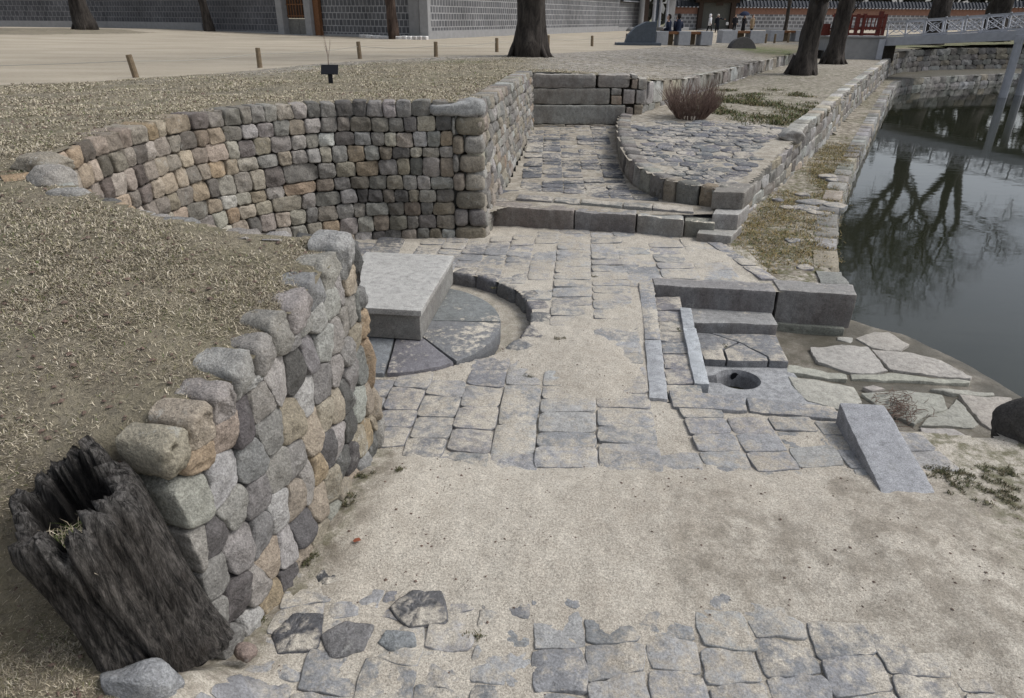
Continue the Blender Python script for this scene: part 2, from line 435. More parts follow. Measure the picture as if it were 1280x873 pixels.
def clip_half(poly, m, d):
    out = []
    for i in range(len(poly)):
        a, b = poly[i], poly[(i + 1) % len(poly)]
        fa = (a[0] - m[0]) * d[0] + (a[1] - m[1]) * d[1]; fb = (b[0] - m[0]) * d[0] + (b[1] - m[1]) * d[1]
        if fa <= 0: out.append(a)
        if fa * fb < 0:
            u = fa / (fa - fb); out.append((a[0] + (b[0] - a[0]) * u, a[1] + (b[1] - a[1]) * u))
    return out
def voronoi(sites, bound, reach):
    cells = []
    for i, a in enumerate(sites):
        poly = list(bound)
        for j, b in enumerate(sites):
            if i == j or abs(a[0] - b[0]) > reach or abs(a[1] - b[1]) > reach: continue
            d = (b[0] - a[0], b[1] - a[1])
            poly = clip_half(poly, ((a[0] + b[0]) / 2, (a[1] + b[1]) / 2), d)
            if len(poly) < 3: break
        cells.append(poly if len(poly) >= 3 else None)
    return cells

# ------------------------------------------------------------------ outlines of the place (metres)
FL = -1.6
NEAR_FACE = [(-1.52, 2.05), (-1.42, 2.45), (-1.27, 2.9), (-1.15, 3.35), (-1.07, 3.8), (-.98, 4.42)]
NEAR_RIM = [(-1.02, 4.5), (-1.3, 4.5), (-1.75, 4.48), (-2.32, 4.68), (-2.87, 5.0), (-3.29, 5.3), (-3.62, 5.55)]
FAR_RIM = [(-3.62, 5.55), (-3.88, 5.85), (-4.0, 6.3), (-4.03, 6.9), (-3.95, 7.8), (-3.72, 8.7), (-3.2, 9.35), (-2.42, 9.8), (-1.56, 9.9), (-.4, 9.97)]
RETURN = [(-.4, 9.97), (-.12, 12), (.2, 15), (.52, 17.6)]
BACK = [(.5, 17.62), (3.15, 17.8)]
LOWW = [(3.15, 17.9), (4.7, 20.6), (7.0, 24.9), (11.0, 32.1), (15.3, 39.6), (16.8, 42.2)]
PWALL = [(3.19, 10.0), (4.16, 11.7), (5.24, 13.4), (6.39, 15.4), (8.25, 18.65), (11.47, 24.49), (22.0, 42.9)]
TIER2 = [(22.0, 42.9), (24.2, 46.2), (28.4, 48.9), (36, 51), (50, 53), (80, 54)]
EDGE = [(4.17, 7.85), (4.42, 8.82), (5.49, 11.32), (6.92, 14.18), (10.96, 21.67), (19.6, 37.4)]
TIER1 = [(19.6, 37.4), (21.6, 40.2), (25, 42.6), (32, 45.8), (46, 48.6), (80, 50.0)]
LOW = NEAR_FACE + NEAR_RIM + FAR_RIM[1:] + RETURN[1:] + BACK[1:] + LOWW + [(20.5, 43.2)] + TIER2 + [(80, -12), (-.9, -12), (-1.0, .4), (-1.38, 1.6)]
WELL_C, WELL_R = (-1.2, 7.03), 1.43
PIT = [(1.36, 5.12), (1.76, 8.0), (3.22, 7.78), (4.1, 7.7), (4.9, 7.5), (6.2, 6.3), (5.4, 5.3), (4.3, 4.9), (3.85, 4.62), (3.1, 4.72), (2.74, 5.06)]

def pip(x, y, poly):
    inside = np.zeros(x.shape, bool); n = len(poly)
    for i in range(n):
        (x1, y1), (x2, y2) = poly[i], poly[(i + 1) % n]
        if y1 == y2: continue
        c = ((y1 > y) != (y2 > y)) & (x < (x2 - x1) * (y - y1) / (y2 - y1) + x1)
        inside ^= c
    return inside
def pdist(x, y, poly, closed=True):
    d = np.full(x.shape, 1e9); n = len(poly)
    for i in range(n if closed else n - 1):
        (x1, y1), (x2, y2) = poly[i], poly[(i + 1) % n]
        dx, dy = x2 - x1, y2 - y1; L = dx * dx + dy * dy + 1e-12
        t = np.clip(((x - x1) * dx + (y - y1) * dy) / L, 0, 1)
        d = np.minimum(d, np.hypot(x - x1 - t * dx, y - y1 - t * dy))
    return d
def sdist(x, y, poly): return np.where(pip(x, y, poly), -1, 1) * pdist(x, y, poly)

# thin-plate surface for the upper ground
CTRL = [(-1.28, 4.2, .03), (-1.38, 3.6, -.04), (-1.48, 3.0, -.19), (-1.6, 2.7, -.30), (-1.85, 2.6, -.36), (-2.3, 2.6, -.30), (-2.0, 3.1, -.12), (-2.6, 3.1, -.06), (-2.8, 2.3, -.36), (-3.4, 2.2, -.25), (-1.6, 1.5, -.6), (-3.0, 1.0, -.5),
        (-4.8, 3, .06), (-3, 4, .1), (-1.9, 4.15, .09), (-2.6, 4.5, .13), (-3.5, 5.2, .19), (-4.3, 6, .27), (-4.5, 7.5, .3), (-4.3, 9, .3), (-3, 10.1, .3), (-1.5, 10.3, .31), (-.7, 10.3, .32),
        (-8, 4, .2), (-8, 8, .22), (-6, 10, .2), (-3, 13, .15), (-.5, 13, .27), (0, 16, .22), (.3, 18, .2), (2, 18.3, .14), (3.2, 18.3, -.04), (4.3, 19.6, -.13),
        (5, 22, -.22), (7, 25.5, -.27), (11, 33, -.25), (15, 40, -.22), (18, 43.5, -.25),
        (-14, 14, 0), (-9.5, 17, 0), (-7.4, 20, 0), (-5.8, 24.5, 0), (-.7, 29, .03), (2, 32.2, .03), (8.4, 41.5, -.03), (14, 46, -.05), (3, 24, .02), (7, 33, -.08),
        (-30, 30, .05), (-20, 45, 0), (-5, 45, 0), (10, 60, 0), (20, 75, 0), (0, 80, 0), (-40, 60, .3), (-34, 54, .4), (-60, 40, .3), (15, 95, 0), (-20, 5, .2), (-20, -5, -.5),
        (24, 50, -.2), (30, 54, -.05), (45, 60, .2), (60, 62, .3), (40, 75, .2), (60, 90, .2), (85, 60, .3), (90, 100, .2)]
def tps_fit(C):
    P = np.array(C, float); n = len(P)
    d = np.hypot(P[:, None, 0] - P[None, :, 0], P[:, None, 1] - P[None, :, 1])
    K = d + np.eye(n) * .02
    A = np.zeros((n + 1, n + 1)); A[:n, :n] = K; A[:n, n] = 1; A[n, :n] = 1
    w = np.linalg.solve(A, np.append(P[:, 2], 0)); return P, w
_P, _W = tps_fit(CTRL)
def zhi(x, y):
    x = np.asarray(x, float); y = np.asarray(y, float); z = np.full(x.shape, _W[-1])
    for p, w in zip(_P, _W): z = z + w * np.hypot(x - p[0], y - p[1])
    return z
_zt = zhi
def zhi(x, y):
    x = np.asarray(x, float); y = np.asarray(y, float); z = _zt(x, y)
    cr = np.interp(x, [-6, -4, -3, -2.4, -2.1, -1.85, -1.72, -1.6, -1.5, -1.4], [.6, 1.4, 2.0, 2.40, 2.56, 2.66, 2.70, 2.74, 2.8, 2.9])
    d = cr - y; t = np.clip(d / np.interp(x, [-2.4, -2.0], [.6, .40]), 0, 1); low = -1.15 - .12 * np.clip(d - .5, 0, 2)
    w = t * t * (3 - 2 * t)
    return z * (1 - w) + low * w
def zhi1(x, y): return float(zhi(np.array([x]), np.array([y]))[0])

_g = rng.random((64, 64))
def vnoise(x, y, sc, oct=4):
    tot = np.zeros(np.shape(x)); a = 1; s = 0
    for o in range(oct):
        X = np.asarray(x) * sc + 13.7 * o; Y = np.asarray(y) * sc + 7.1 * o
        i = np.floor(X).astype(int); j = np.floor(Y).astype(int); u = X - i; v = Y - j
        u = u * u * (3 - 2 * u); v = v * v * (3 - 2 * v)
        g = lambda p, q: _g[p % 64, q % 64]
        tot += a * ((g(i, j) * (1 - u) + g(i + 1, j) * u) * (1 - v) + (g(i, j + 1) * (1 - u) + g(i + 1, j + 1) * u) * v)
        s += a; a *= .5; sc *= 2.03
    return tot / s
def sm(x, a, b):
    t = np.clip((x - a) / (b - a), 0, 1); return t * t * (3 - 2 * t)

def sheet(name, xs, ys, inside, zfn, mat, cfn=None, kind='structure'):
    X, Y = np.meshgrid(xs, ys); nx, ny = len(xs), len(ys)
    Z = zfn(X, Y)
    cx = (X[:-1, :-1] + X[1:, 1:]) / 2; cy = (Y[:-1, :-1] + Y[1:, 1:]) / 2
    keep = inside(cx, cy)
    idx = np.arange(nx * ny).reshape(ny, nx)
    q = np.stack([idx[:-1, :-1][keep], idx[:-1, 1:][keep], idx[1:, 1:][keep], idx[1:, :-1][keep]], 1)
    used = np.unique(q); mp = np.full(nx * ny, -1); mp[used] = np.arange(len(used)); q = mp[q]
    V = np.stack([X.ravel()[used], Y.ravel()[used], Z.ravel()[used]], 1)
    me = bpy.data.meshes.new(name); me.vertices.add(len(V)); me.vertices.foreach_set('co', V.ravel())
    me.loops.add(q.size); me.loops.foreach_set('vertex_index', q.ravel().astype(np.int32))
    me.polygons.add(len(q)); me.polygons.foreach_set('loop_start', np.arange(0, q.size, 4, dtype=np.int32))
    me.update(calc_edges=True); me.validate()
    me.polygons.foreach_set('use_smooth', [True] * len(me.polygons))
    a = me.color_attributes.new('col', 'FLOAT_COLOR', 'POINT')
    c = np.zeros((len(V), 4), np.float32); c[:, 3] = 1
    if cfn: c[:, :3] = np.stack(cfn(V[:, 0], V[:, 1]), 1)
    a.data.foreach_set('color', c.ravel())
    me.materials.append(mat); o = bpy.data.objects.new(name, me); link(o)
    if kind: o['kind'] = kind
    return o
def spaced(*segs):
    out = []
    for a, b, st in segs: out += list(np.arange(a, b - 1e-6, st))
    out.append(segs[-1][1]); return np.array(out)

PATH_EDGE = [(-60, 8), (-14, 13.6), (-10.9, 15.3), (-9.8, 16.5), (-7.4, 19.8), (-5.9, 24.3), (-2.6, 27.3), (-.7, 29.1), (2.0, 31.2), (8.4, 41.0), (11.5, 45.5), (14.5, 48.5), (20, 52), (26, 58), (30, 66), (90, 70), (90, 120), (-90, 120), (-90, 20)]
def ground_masks(x, y):
    sd = sdist(x, y, PATH_EDGE)
    path = np.clip(.5 - sd / 1.2, 0, 1)
    lawn2 = sm(-np.hypot((x + 40) / 1.6, (y - 52)), -9.5, -7.5) * sm(y - x * 0, 40, 44)
    path = path * (1 - lawn2)
    green = .22 * vnoise(x, y, .5) * (sd > 0)
    green = np.maximum(green, sm(-np.hypot((x - 14.0) / 1.9, (y - 40.0) / 4.2), -1.3, -.7))
    green = np.maximum(green, sm(-np.hypot((x + 5.6) / 1.6, (y - 21.8) / 1.2), -1.2, -.3) * .7)
    green = np.maximum(green, sm(-np.hypot((x + 1.8) / 1.6, (y - 24.) / 1.4), -1.1, -.2) * .7)
    green = np.maximum(green, (x > 22) * (y > 46) * .75)
    bare = np.clip(sm(sd * -1, -3.2, -.3) * (sd > -.3) * sm(x, -9.5, -6) * .9, 0, 1)
    bare = np.maximum(bare, sm(y - 17.4 - .25 * x, 0, 2) * sm(x, -.6, 1.6) * (1 - sm(x, 10.5, 13)))
    return path, green, bare
def z_ground(x, y):
    z = zhi(x, y); r = np.hypot(x, y)
    return z + (vnoise(x, y, 1.7) - .5) * .05 + (vnoise(x, y, 9, 2) - .5) * .007 * (r < 16)
near_x = spaced((-400, -90, 40), (-90, -20, 3.5), (-20, -6, .5), (-6, -2.3, .06), (-2.3, -.9, .03), (-.9, .8, .06), (.8, 6, .3), (6, 20, .5), (20, 90, 2.5), (90, 400, 40))
near_y = spaced((-200, -8, 30), (-8, 0, 1), (0, 1.2, .2), (1.2, 1.8, .06), (1.8, 4.8, .03), (4.8, 11, .06), (11, 20, .2), (20, 60, .5), (60, 110, 2.5), (110, 500, 40))
sheet('ground', near_x, near_y, lambda x, y: sdist(x, y, LOW) > .10, z_ground, M['ground'], ground_masks)

# floor of the sunken spring court
FLOOR_POLY = NEAR_FACE + NEAR_RIM + FAR_RIM[1:] + [(-.3, 10.75), (2.6, 10.2), (3.2, 9.95), (3.27, 8.0), (3.2, 7.8), (1.76, 8.0), (1.36, 5.12), (2.74, 5.06), (3.1, 4.74), (3.85, 4.62), (4.6, 4.7), (7, 4.4), (14, 2), (14, -10), (-.9, -10), (-1.0, .4), (-1.38, 1.6)]
SANDY = []          # centre x, y, radii, height of drifted sand
for px, py, rx, ry, h in [(745, 455, .42, .85, .04), (790, 300, .6, .4, .02), (890, 318, .5, .45, .03), (650, 640, 1.2, .42, .045), (900, 650, 1.3, .45, .05), (1180, 690, .9, .9, .05), (520, 600, .45, .35, .045), (740, 700, 1.1, .35, .04),
                          (900, 548, .2, .1, .012), (650, 780, .3, .2, .015), (1060, 700, .5, .4, .03), (450, 650, .3, .35, .04), (1240, 780, .5, .4, .035), (1000, 560, .25, .2, .025), (500, 700, .4, .2, .03)]:
    d = ray(px, py); t = (FL - ZC) / d.z; SANDY.append((d.x * t, d.y * t, rx, ry, h))
def z_floor0(x, y):
    return FL + .36 * sm(-y, -2.5, -2.0) * sm(-x, 1.12, 1.45) + .08 * sm(-y, -2.55, -1.7) * sm(-x, .5, 1.2) + .05 * sm(x, 3.0, 4.5) * sm(-y, -4.4, -3.2) - .10 * sm(x, 3.8, 6) * sm(y, 3.4, 4.7)
def z_floor(x, y):
    z = z_floor0(x, y) - .012 + (vnoise(x, y, 2.1, 5) - .5) * .045 + (vnoise(x, y, 14, 3) - .5) * .016
    for a, b, rx, ry, h in SANDY: z = z + h * np.exp(-(((x - a) / rx) ** 2 + ((y - b) / ry) ** 2))
    z = z + ((vnoise(x + 5, y, 1.3, 5) - .5) * .085 - .010) * sm(-y, -3.3, -2.9) - .016 * sm(y, 4.0, 4.25) * (1 - sm(y, 5.1, 5.6))
    wr = np.hypot(x - WELL_C[0], y - WELL_C[1])
    return z
def m_floor(x, y):
    dirt = sm(-pdist(x, y, NEAR_FACE, False), -.35, -.05) * .8
    dirt = np.maximum(dirt, .6 * sm(-np.hypot(x - 1.6, (y - 3.2)) + (vnoise(x, y, 2) - .5), -.9, -.2))
    dirt = np.maximum(dirt, .55 * (vnoise(x, y, .8) > .56) * sm(x, .8, 2.0) * (y < 4.6))
    grn = sm(x, 2.9, 3.4) * (y > 2.6) * .8
    grn = np.maximum(grn, sm(-pdist(x, y, NEAR_FACE, False), -.16, -.02) * .5)
    return dirt, grn, dirt * 0
sheet('sand_floor', spaced((-4.3, -1.6, .06), (-1.6, 3.4, .025), (3.4, 6, .06), (6, 14, .5)), spaced((-10, 1.8, .6), (1.8, 2.2, .05), (2.2, 10.8, .025)),
      lambda x, y: (sdist(x, y, FLOOR_POLY) < .12) & (np.hypot(x - WELL_C[0], y - WELL_C[1]) > WELL_R) & ~(pip(x, y, PIT) & (sdist(x, y, PIT) < -.0)), z_floor, M['sand'], m_floor)
# gutter around the well
sheet('gutter_floor', spaced((-2.7, .4, .05)), spaced((5.5, 8.6, .05)), lambda x, y: np.hypot(x - WELL_C[0], y - WELL_C[1]) < WELL_R + .1,
      lambda x, y: FL - .17 + .16 * sm(-y, -6.2, -5.6) + (vnoise(x, y, 4) - .5) * .03, M['sand'], lambda x, y: (x * 0 + .35, x * 0 + .2, x * 0))
# upper terrace (paved ramp up to the back wall)
def z_terr(x, y): return -1.3 + .27 * sm(y, 10.4, 18.2) * (y - 10.4) / 7.8 * 1.0
TERR = [(-.42, 10.3), (-.05, 12), (.28, 15), (.6, 17.75), (3.2, 17.95), (3.0, 18.0), (2.6, 16.5), (2.4, 13), (2.6, 11.6), (3.0, 10.75), (3.3, 10.3), (2.7, 10.14), (-.05, 10.72)]
def z_terr_s(x, y):
    return z_terr(x, y) - .012 + (vnoise(x, y, 1.6, 5) - .5) * .04 + .05 * np.exp(-((y - 11.05 + .28 * (x - 1)) / .28) ** 2) * sm(x, -.3, .1)
sheet('terrace_floor', spaced((-.6, 3.4, .05)), spaced((10.2, 18.1, .05)), lambda x, y: sdist(x, y, TERR) < .06, z_terr_s, M['sand'], lambda x, y: (x * 0 + .55, x * 0 + .12, x * 0))
# raised bed with the shrub, running back under the trees
BEDK = smooth_path([(2.74, 18.0), (2.45, 16.6), (2.22, 14.6), (2.12, 13.0), (2.2, 11.9), (2.5, 11.05), (2.95, 10.68), (3.45, 10.55)], 2)
BED = list(BEDK) + [(3.55, 10.6), (4.3, 11.95), (6.39, 15.6), (11.47, 24.6), (21.7, 42.9), (20.4, 43.3), (16.8, 42.4), (15.3, 39.7), (11, 32.2), (7, 25), (4.7, 20.7), (3.15, 17.95)]
def z_bed0(x, y): return np.interp(y, [10, 11.5, 15.5, 22, 43], [-.98, -.95, -.8, -.73, -.64])
def z_bed(x, y): return z_bed0(x, y) - .02 + (vnoise(x, y, 1.3, 5) - .5) * .06
def m_bed(x, y):
    g = sm(y, 16.5, 18.5) * vnoise(x, y, .9) * 1.2 * (1 - sm(y, 32, 36)) * sm(x - 5.2, -.8, 1.2)
    return .45 + .35 * sm(y, 15, 18), np.clip(g + .15, 0, 1), x * 0
sheet('bed_ground', spaced((2.0, 8, .08), (8, 22, .3)), spaced((10.4, 20, .08), (20, 43.5, .3)), lambda x, y: sdist(x, y, BED) < .04, z_bed, M['sand'], m_bed)
# berm between the two pond walls
BERM = PWALL + TIER2[1:] + TIER1[::-1][:-1] + EDGE[::-1] + [(3.3, 8.0), (3.15, 9.0)]
def z_berm(x, y): return FL - .012 + (vnoise(x, y, 1.4, 5) - .5) * .09 + (vnoise(x, y, 8, 2) - .5) * .02
sheet('berm_ground', spaced((2.8, 9, .07), (9, 24, .3), (24, 80, 2)), spaced((7.6, 17, .07), (17, 54, .3)), lambda x, y: (sdist(x, y, BERM) < .05) & (pdist(x, y, EDGE + TIER1[1:], False) > .13), z_berm, M['sand'],
      lambda x, y: (.95 + x * 0, .75 * (vnoise(x, y, .8) > .42) + .25, .8 * (y > 41)))  # last channel darkens the far ledge as painted tree shade
# muddy shelf at the pond's edge
SHORE_LINE = [(4.15, 8.3), (4.45, 7.9), (4.75, 7.62), (4.95, 7.2), (5.12, 6.5), (5.2, 6.1), (5.25, 5.4), (5.6, 4.8), (9, 3.4), (16, 1)]
SH_IN = SHORE_LINE + [(16, -5), (1, -5), (1, 8.3)]
def z_shelf(x, y):
    sd = sdist(x, y, SH_IN)
    z = -2.115 + (vnoise(x, y, 2.2, 4) - .5) * .05 - .5 * sm(sd, -.05, 1.2) - .035 * sm(-sd, -.1, .35) * 0
    return z
sheet('pond_bed', spaced((1.2, 6.5, .05), (6.5, 16, .5), (16, 80, 8)), spaced((-12, 3, 1), (3, 8.4, .05), (8.4, 55, 3)), lambda x, y: ~((np.hypot(x - 2.42, y - 6.42) < .27) | ((abs(x - 2.2) < .2) & (abs(y - 6.42) < .1))), lambda x, y: np.where(y > 8.35, -2.9, z_shelf(x, y)), M['sand'],
      lambda x, y: (x * 0 + .8, .3 * (vnoise(x, y, 2) > .5), .85 - .35 * sm(vnoise(x, y, 1.5), .4, .6)))
wm = MB(); wm.add([(3.4, -12, -2.15), (85, -12, -2.15), (85, 56, -2.15), (3.4, 56, -2.15)], [(0, 1, 2, 3)])
tag(wm.build('pond_water', M['water']), kind='structure')

# ------------------------------------------------------------------ near rubble wall
NEARPAL = [((.29, .275, .25), 5), ((.33, .285, .225), 4), ((.22, .215, .205), 3), ((.12, .115, .11), 1.5), ((.34, .265, .18), 1.1), ((.36, .35, .33), 2)]
def dark_back(path, bot, top, inset, parent, mat, s0=0, s1=None, batter=.04, n=60):
    m = MB(); vs = []; fs = []
    s1 = path.len if s1 is None else s1
    f = path.fmap(batter, -1.6)
    for i in range(n + 1):
        s = s0 + (s1 - s0) * i / n
        vs += [f(s, bot(s), -inset), f(s, top(s) - .05, -inset)]
        if i: a = 2 * (i - 1); fs.append((a, a + 2, a + 3, a + 1))
    m.add(vs, fs); return m.build('core', mat, parent)
M['core'] = flat_material('wall_core_earth', (.055, .047, .038), .95, .4, 9, bump=.5)

near_wall = thing('stone_wall', 'near rubble stone wall with large rough boulders running up from the old tree stump', 'stone wall', (-1.2, 3.2, FL))
def P_(parent): return Matrix.Translation(-parent.location)
def build_in(mb, name, mat, parent, **k):
    """child mesh whose vertices are given in world metres"""
    l = parent.matrix_world.translation if False else None
    q = parent; off = Vector((0, 0, 0))
    while q: off += Vector(q.location); q = q.parent
    mb.v = [(x - off.x, y - off.y, z - off.z) for x, y, z in mb.v]
    o = mb.build(name, mat, parent, **k)
    return o
pn = Path(NEAR_FACE, 1)
ntop = lerp_fn([0, .5, 1.2, 2.0, pn.len], [-.37, -.26, -.09, .03, .09]); S0 = .40
sites = []
z = -1.95; row = 0
while z < .2:
    h = random.uniform(.215, .265); s = S0 - .08 + (row % 2) * .09
    while s < pn.len + .1:
        w = random.uniform(.135, .23) * (1.2 if row == 0 else 1)
        sites.append((s + w / 2 + random.uniform(-.02, .02), z + h / 2 + random.uniform(-.045, .045) + .10 * (s - 1.3) * 0))
        s += w
    z += h; row += 1
# the boundary follows the top line; the uppermost stones are the coping
bound = [(S0, -2.0), (pn.len, -2.0), (pn.len, ntop(pn.len) - .165)] + [(s, ntop(s) - .165) for s in np.linspace(pn.len, S0, 14)[1:]]
cells = voronoi(sites, bound, .9)
m = MB(); fm = pn.fmap(.03, -1.6, -.05)
for c in cells:
    if not c or len(c) < 3: continue
    c = [(x_, z_) for x_, z_ in c]
    xs_ = [p[0] for p in c]; zs_ = [p[1] for p in c]
    if (max(xs_) - min(xs_)) < .07 or (max(zs_) - min(zs_)) < .06: continue
    stone(m, c, fm, .26, random.uniform(.022, .045), pick(NEARPAL), .001, .008, 40, 2, 2, .016, .012, tilt=.14, facet=.42)
build_in(m, 'face_stones', M['rubble'], near_wall, smooth=True)
m = MB(); s = S0 - .02
while s < pn.len - .3:
    w = random.uniform(.15, .21) if s < 1.1 else random.uniform(.18, .27)
    if s + w > pn.len - .42: w = pn.len - .26 - s
    t = random.uniform(-.018, .018)
    lo = lambda q: ntop(q) - .185
    poly = [(s, lo(s)), (s + w * .5, lo(s + w * .5) - random.uniform(.0, .05)), (s + w, lo(s + w)), (s + w * .98, ntop(s + w) + t), (s + w * .5, ntop(s + w / 2) + t + random.uniform(0, .02)), (s + w * .04, ntop(s) + t)]
    stone(m, poly, fm, random.uniform(.20, .29), random.uniform(.035, .06), pick(NEARPAL[:1] + NEARPAL[1:3] + NEARPAL[5:]), .003, .014, 40, 2, 4, .032, .024, tilt=.12, facet=.5)
    s += w
build_in(m, 'coping', M['rubble'], near_wall, smooth=True)
m = MB(); s = pn.len - .28
stone(m, [(s, .08 - .26), (pn.len + .03, .08 - .27), (pn.len - .0, .115), (s + .16, .135), (s, .105)], fm, .20, .035, (.36, .355, .34), .004, .02, 36, 2, 4, .06, .03)
tag(build_in(m, 'capstone', M['rubble'], near_wall, smooth=True), 'pale grey lichened capstone at the far end of the wall')
dark_back(pn, lambda s: -2.0, lambda s: ntop(s) - .08, .15, near_wall, M['core'], S0)
# end return and hidden inner face of the lawn spur
pe = Path([(-.99, 4.46), (-1.1, 4.56), (-1.35, 4.56)] + NEAR_RIM[2:], 1)
pe.p = [Vector(p) for p in smooth_path([(-.97, 4.40), (-1.02, 4.56), (-1.3, 4.57)] + [(x, y + .04) for x, y in NEAR_RIM[2:]], 1)]
pe = Path([tuple(v) for v in pe.p], 1)
etop = lerp_fn([0, .3, 1, 2, pe.len], [.02, .06, .115, .15, .20])
m = MB(); coursed(m, pe, lambda s: -1.85, lambda s: etop(s) + .035 * mn.noise(Vector((s * 3.1, 1, 2))), 7, (.15, .30), .22, .04, NEARPAL, .008, .018, 18, topdepth=.19, wavy=.05)
build_in(m, 'inner_face', M['rubble'], near_wall, smooth=True)
dark_back(pe, lambda s: -2.0, lambda s: etop(s) - .06, .06, near_wall, M['core'])

# ------------------------------------------------------------------ far curved wall with its return
far_wall = thing('stone_wall', 'long curved wall of small squared stones wrapping round the back of the spring court', 'stone wall', (-3.0, 9.4, FL))
pf = Path(smooth_path(FAR_RIM, 2), 1)
ftop = lerp_fn([0, .7, 1.6, 3.5, 5.5, pf.len], [.22, .26, .31, .33, .33, .335])
ln = pf.len
def stain(s_, z_, c):
    k = 1 - .62 * max(0, mn.noise(Vector((s_ * .9, z_ * 1.3, 4))) * 1.6 + .45 - .55 * abs(s_ - (ln - 1.5)) - .25 * abs(z_ + .8))
    w_ = max(0, min(1, (4.5 - s_) / 3)) * .10
    k = max(.40, min(1.12, k * 1.12)) * random.uniform(.8, 1.2); return (c[0] * k * (1 + w_), c[1] * k, c[2] * k * (1 - w_))
m = MB(); coursed(m, pf, lambda s: -1.70, lambda s: ftop(s) - .0, 10, (.165, .265), .22, .028, PAL, .004, .010, 24, 0, ln - .46, wavy=.05, topdepth=.34, big=.04, rj=.35, edge=.024, tint=stain)
# larger quoins at the corner
zs = np.linspace(-1.70, .13, 8); f2 = pf.fmap(.04, -1.6)
for i in range(7):
    w = [.46, .26, .44, .3, .38, .3, .42][i]
    c = jit([(.20, .175, .13), (.15, .145, .135), (.17, .155, .125), (.3, .28, .24), (.24, .22, .17), (.31, .3, .27), (.19, .17, .13)][i], .06)
    stone(m, [(ln - w, zs[i]), (ln, zs[i]), (ln, zs[i + 1]), (ln - w, zs[i + 1])], f2, .3, .05, c, .006, .010, 26, 2, 2, .03)
    if w < .44: stone(m, [(ln - .47, zs[i]), (ln - w, zs[i]), (ln - w, zs[i + 1]), (ln - .47, zs[i + 1])], f2, .25, .04, pick(), .006, .012, 18)
build_in(m, 'face_stones', M['wallstone'], far_wall, smooth=True)
m = MB(); stone(m, [(ln - .78, .135), (ln - .3, .125), (ln + .02, .13), (ln + .03, .34), (ln - .2, .37), (ln - .45, .30), (ln - .78, .29)], f2, .36, .07, (.34, .34, .33), .004, .018, 36, 2, 3, .05)
tag(build_in(m, 'capstone', M['wallstone'], far_wall, smooth=True), 'long pale weathered capstone at the wall corner')
dark_back(pf, lambda s: -2.0, lambda s: ftop(s) - .03, .05, far_wall, M['core'], 0, ln)
pr = Path(RETURN, 1)
rtop = lerp_fn([0, pr.len], [.33, .24]); rbot = lerp_fn([0, .7, .75, pr.len], [-1.7, -1.7, -1.4, -1.12])
m = MB(); coursed(m, pr, rbot, rtop, 9, (.2, .42), .22, .03, PAL[:3] + PAL[4:], .004, .010, 18, wavy=.06, topdepth=.32, rj=.5, edge=.024)
build_in(m, 'return_face', M['wallstone'], far_wall, smooth=True)
dark_back(pr, lambda s: -2.0, lambda s: rtop(s) - .03, .05, far_wall, M['core'])
# tumbled stones at the rim where the two walls meet
def boulder(name, label, loc, size, col, mat, seed, group=None, parent=None, cat='rock', ang=.5, sub=4):
    bm = bmesh.new(); bmesh.ops.create_icosphere(bm, subdivisions=sub, radius=1)
    rs = random.Random(seed); off = Vector((rs.uniform(0, 50), rs.uniform(0, 50), rs.uniform(0, 50)))
    planes = [(Vector((rs.gauss(0, 1), rs.gauss(0, 1), rs.gauss(0, .8))).normalized(), rs.uniform(.55, .85)) for _ in range(9)]
    rz = rs.uniform(0, 3)
    for v in bm.verts:
        p = v.co.copy()
        for n_, d_ in planes:
            e = p.dot(n_) - d_
            if e > 0: p -= n_ * e * (.5 + ang * .5)
        p += p.normalized() * (mn.noise(p * 1.7 + off) * .12 + mn.noise(p * 5 + off) * .05 + mn.noise(p * 13 + off) * .02)
        v.co = Vector((p.x * size[0], p.y * size[1], p.z * size[2]))
    me = bpy.data.meshes.new(name); bm.to_mesh(me); bm.free()
    me.polygons.foreach_set('use_smooth', [True] * len(me.polygons))
    a = me.color_attributes.new('col', 'FLOAT_COLOR', 'POINT'); a.data.foreach_set('color', np.tile(np.array([*col, 1], np.float32), len(me.vertices)))
    me.materials.append(mat); o = bpy.data.objects.new(name, me); link(o, parent); o.location = loc; o.rotation_euler = (0, 0, rz * 0)
    if label: tag(o, label, cat, group)
    return o
boulder('rock', 'pale angular rock half sunk in grass where the curved wall begins', (-3.66, 5.42, .2), (.2, .17, .13), (.33, .31, .28), M['rubble'], 3)
boulder('rock', 'flat tan rock leaning on the first stones of the curved wall', (-3.92, 5.75, .26), (.26, .22, .1), (.29, .26, .21), M['rubble'], 8)
boulder('rock', 'low grey stone bedded in the lawn rim below the curved wall start', (-3.35, 5.12, .15), (.2, .12, .07), (.3, .29, .27), M['rubble'], 12)
boulder('rock', 'light grey rock lying at the foot of the hollow stump', (-1.60, 2.0, -1.19), (.20, .10, .13), (.30, .305, .31), M['rubble'], 21)
boulder('rock', 'dark boulder at the pond edge cut by the frame', (4.22, 4.72, -1.62), (.30, .25, .42), (.085, .08, .075), M['rubble'], 33)
boulder('rock', 'small reddish stone wedged under the near wall by the stump', (-1.33, 2.42, -1.5), (.06, .05, .06), (.28, .22, .19), M['rubble'], 41, sub=3)

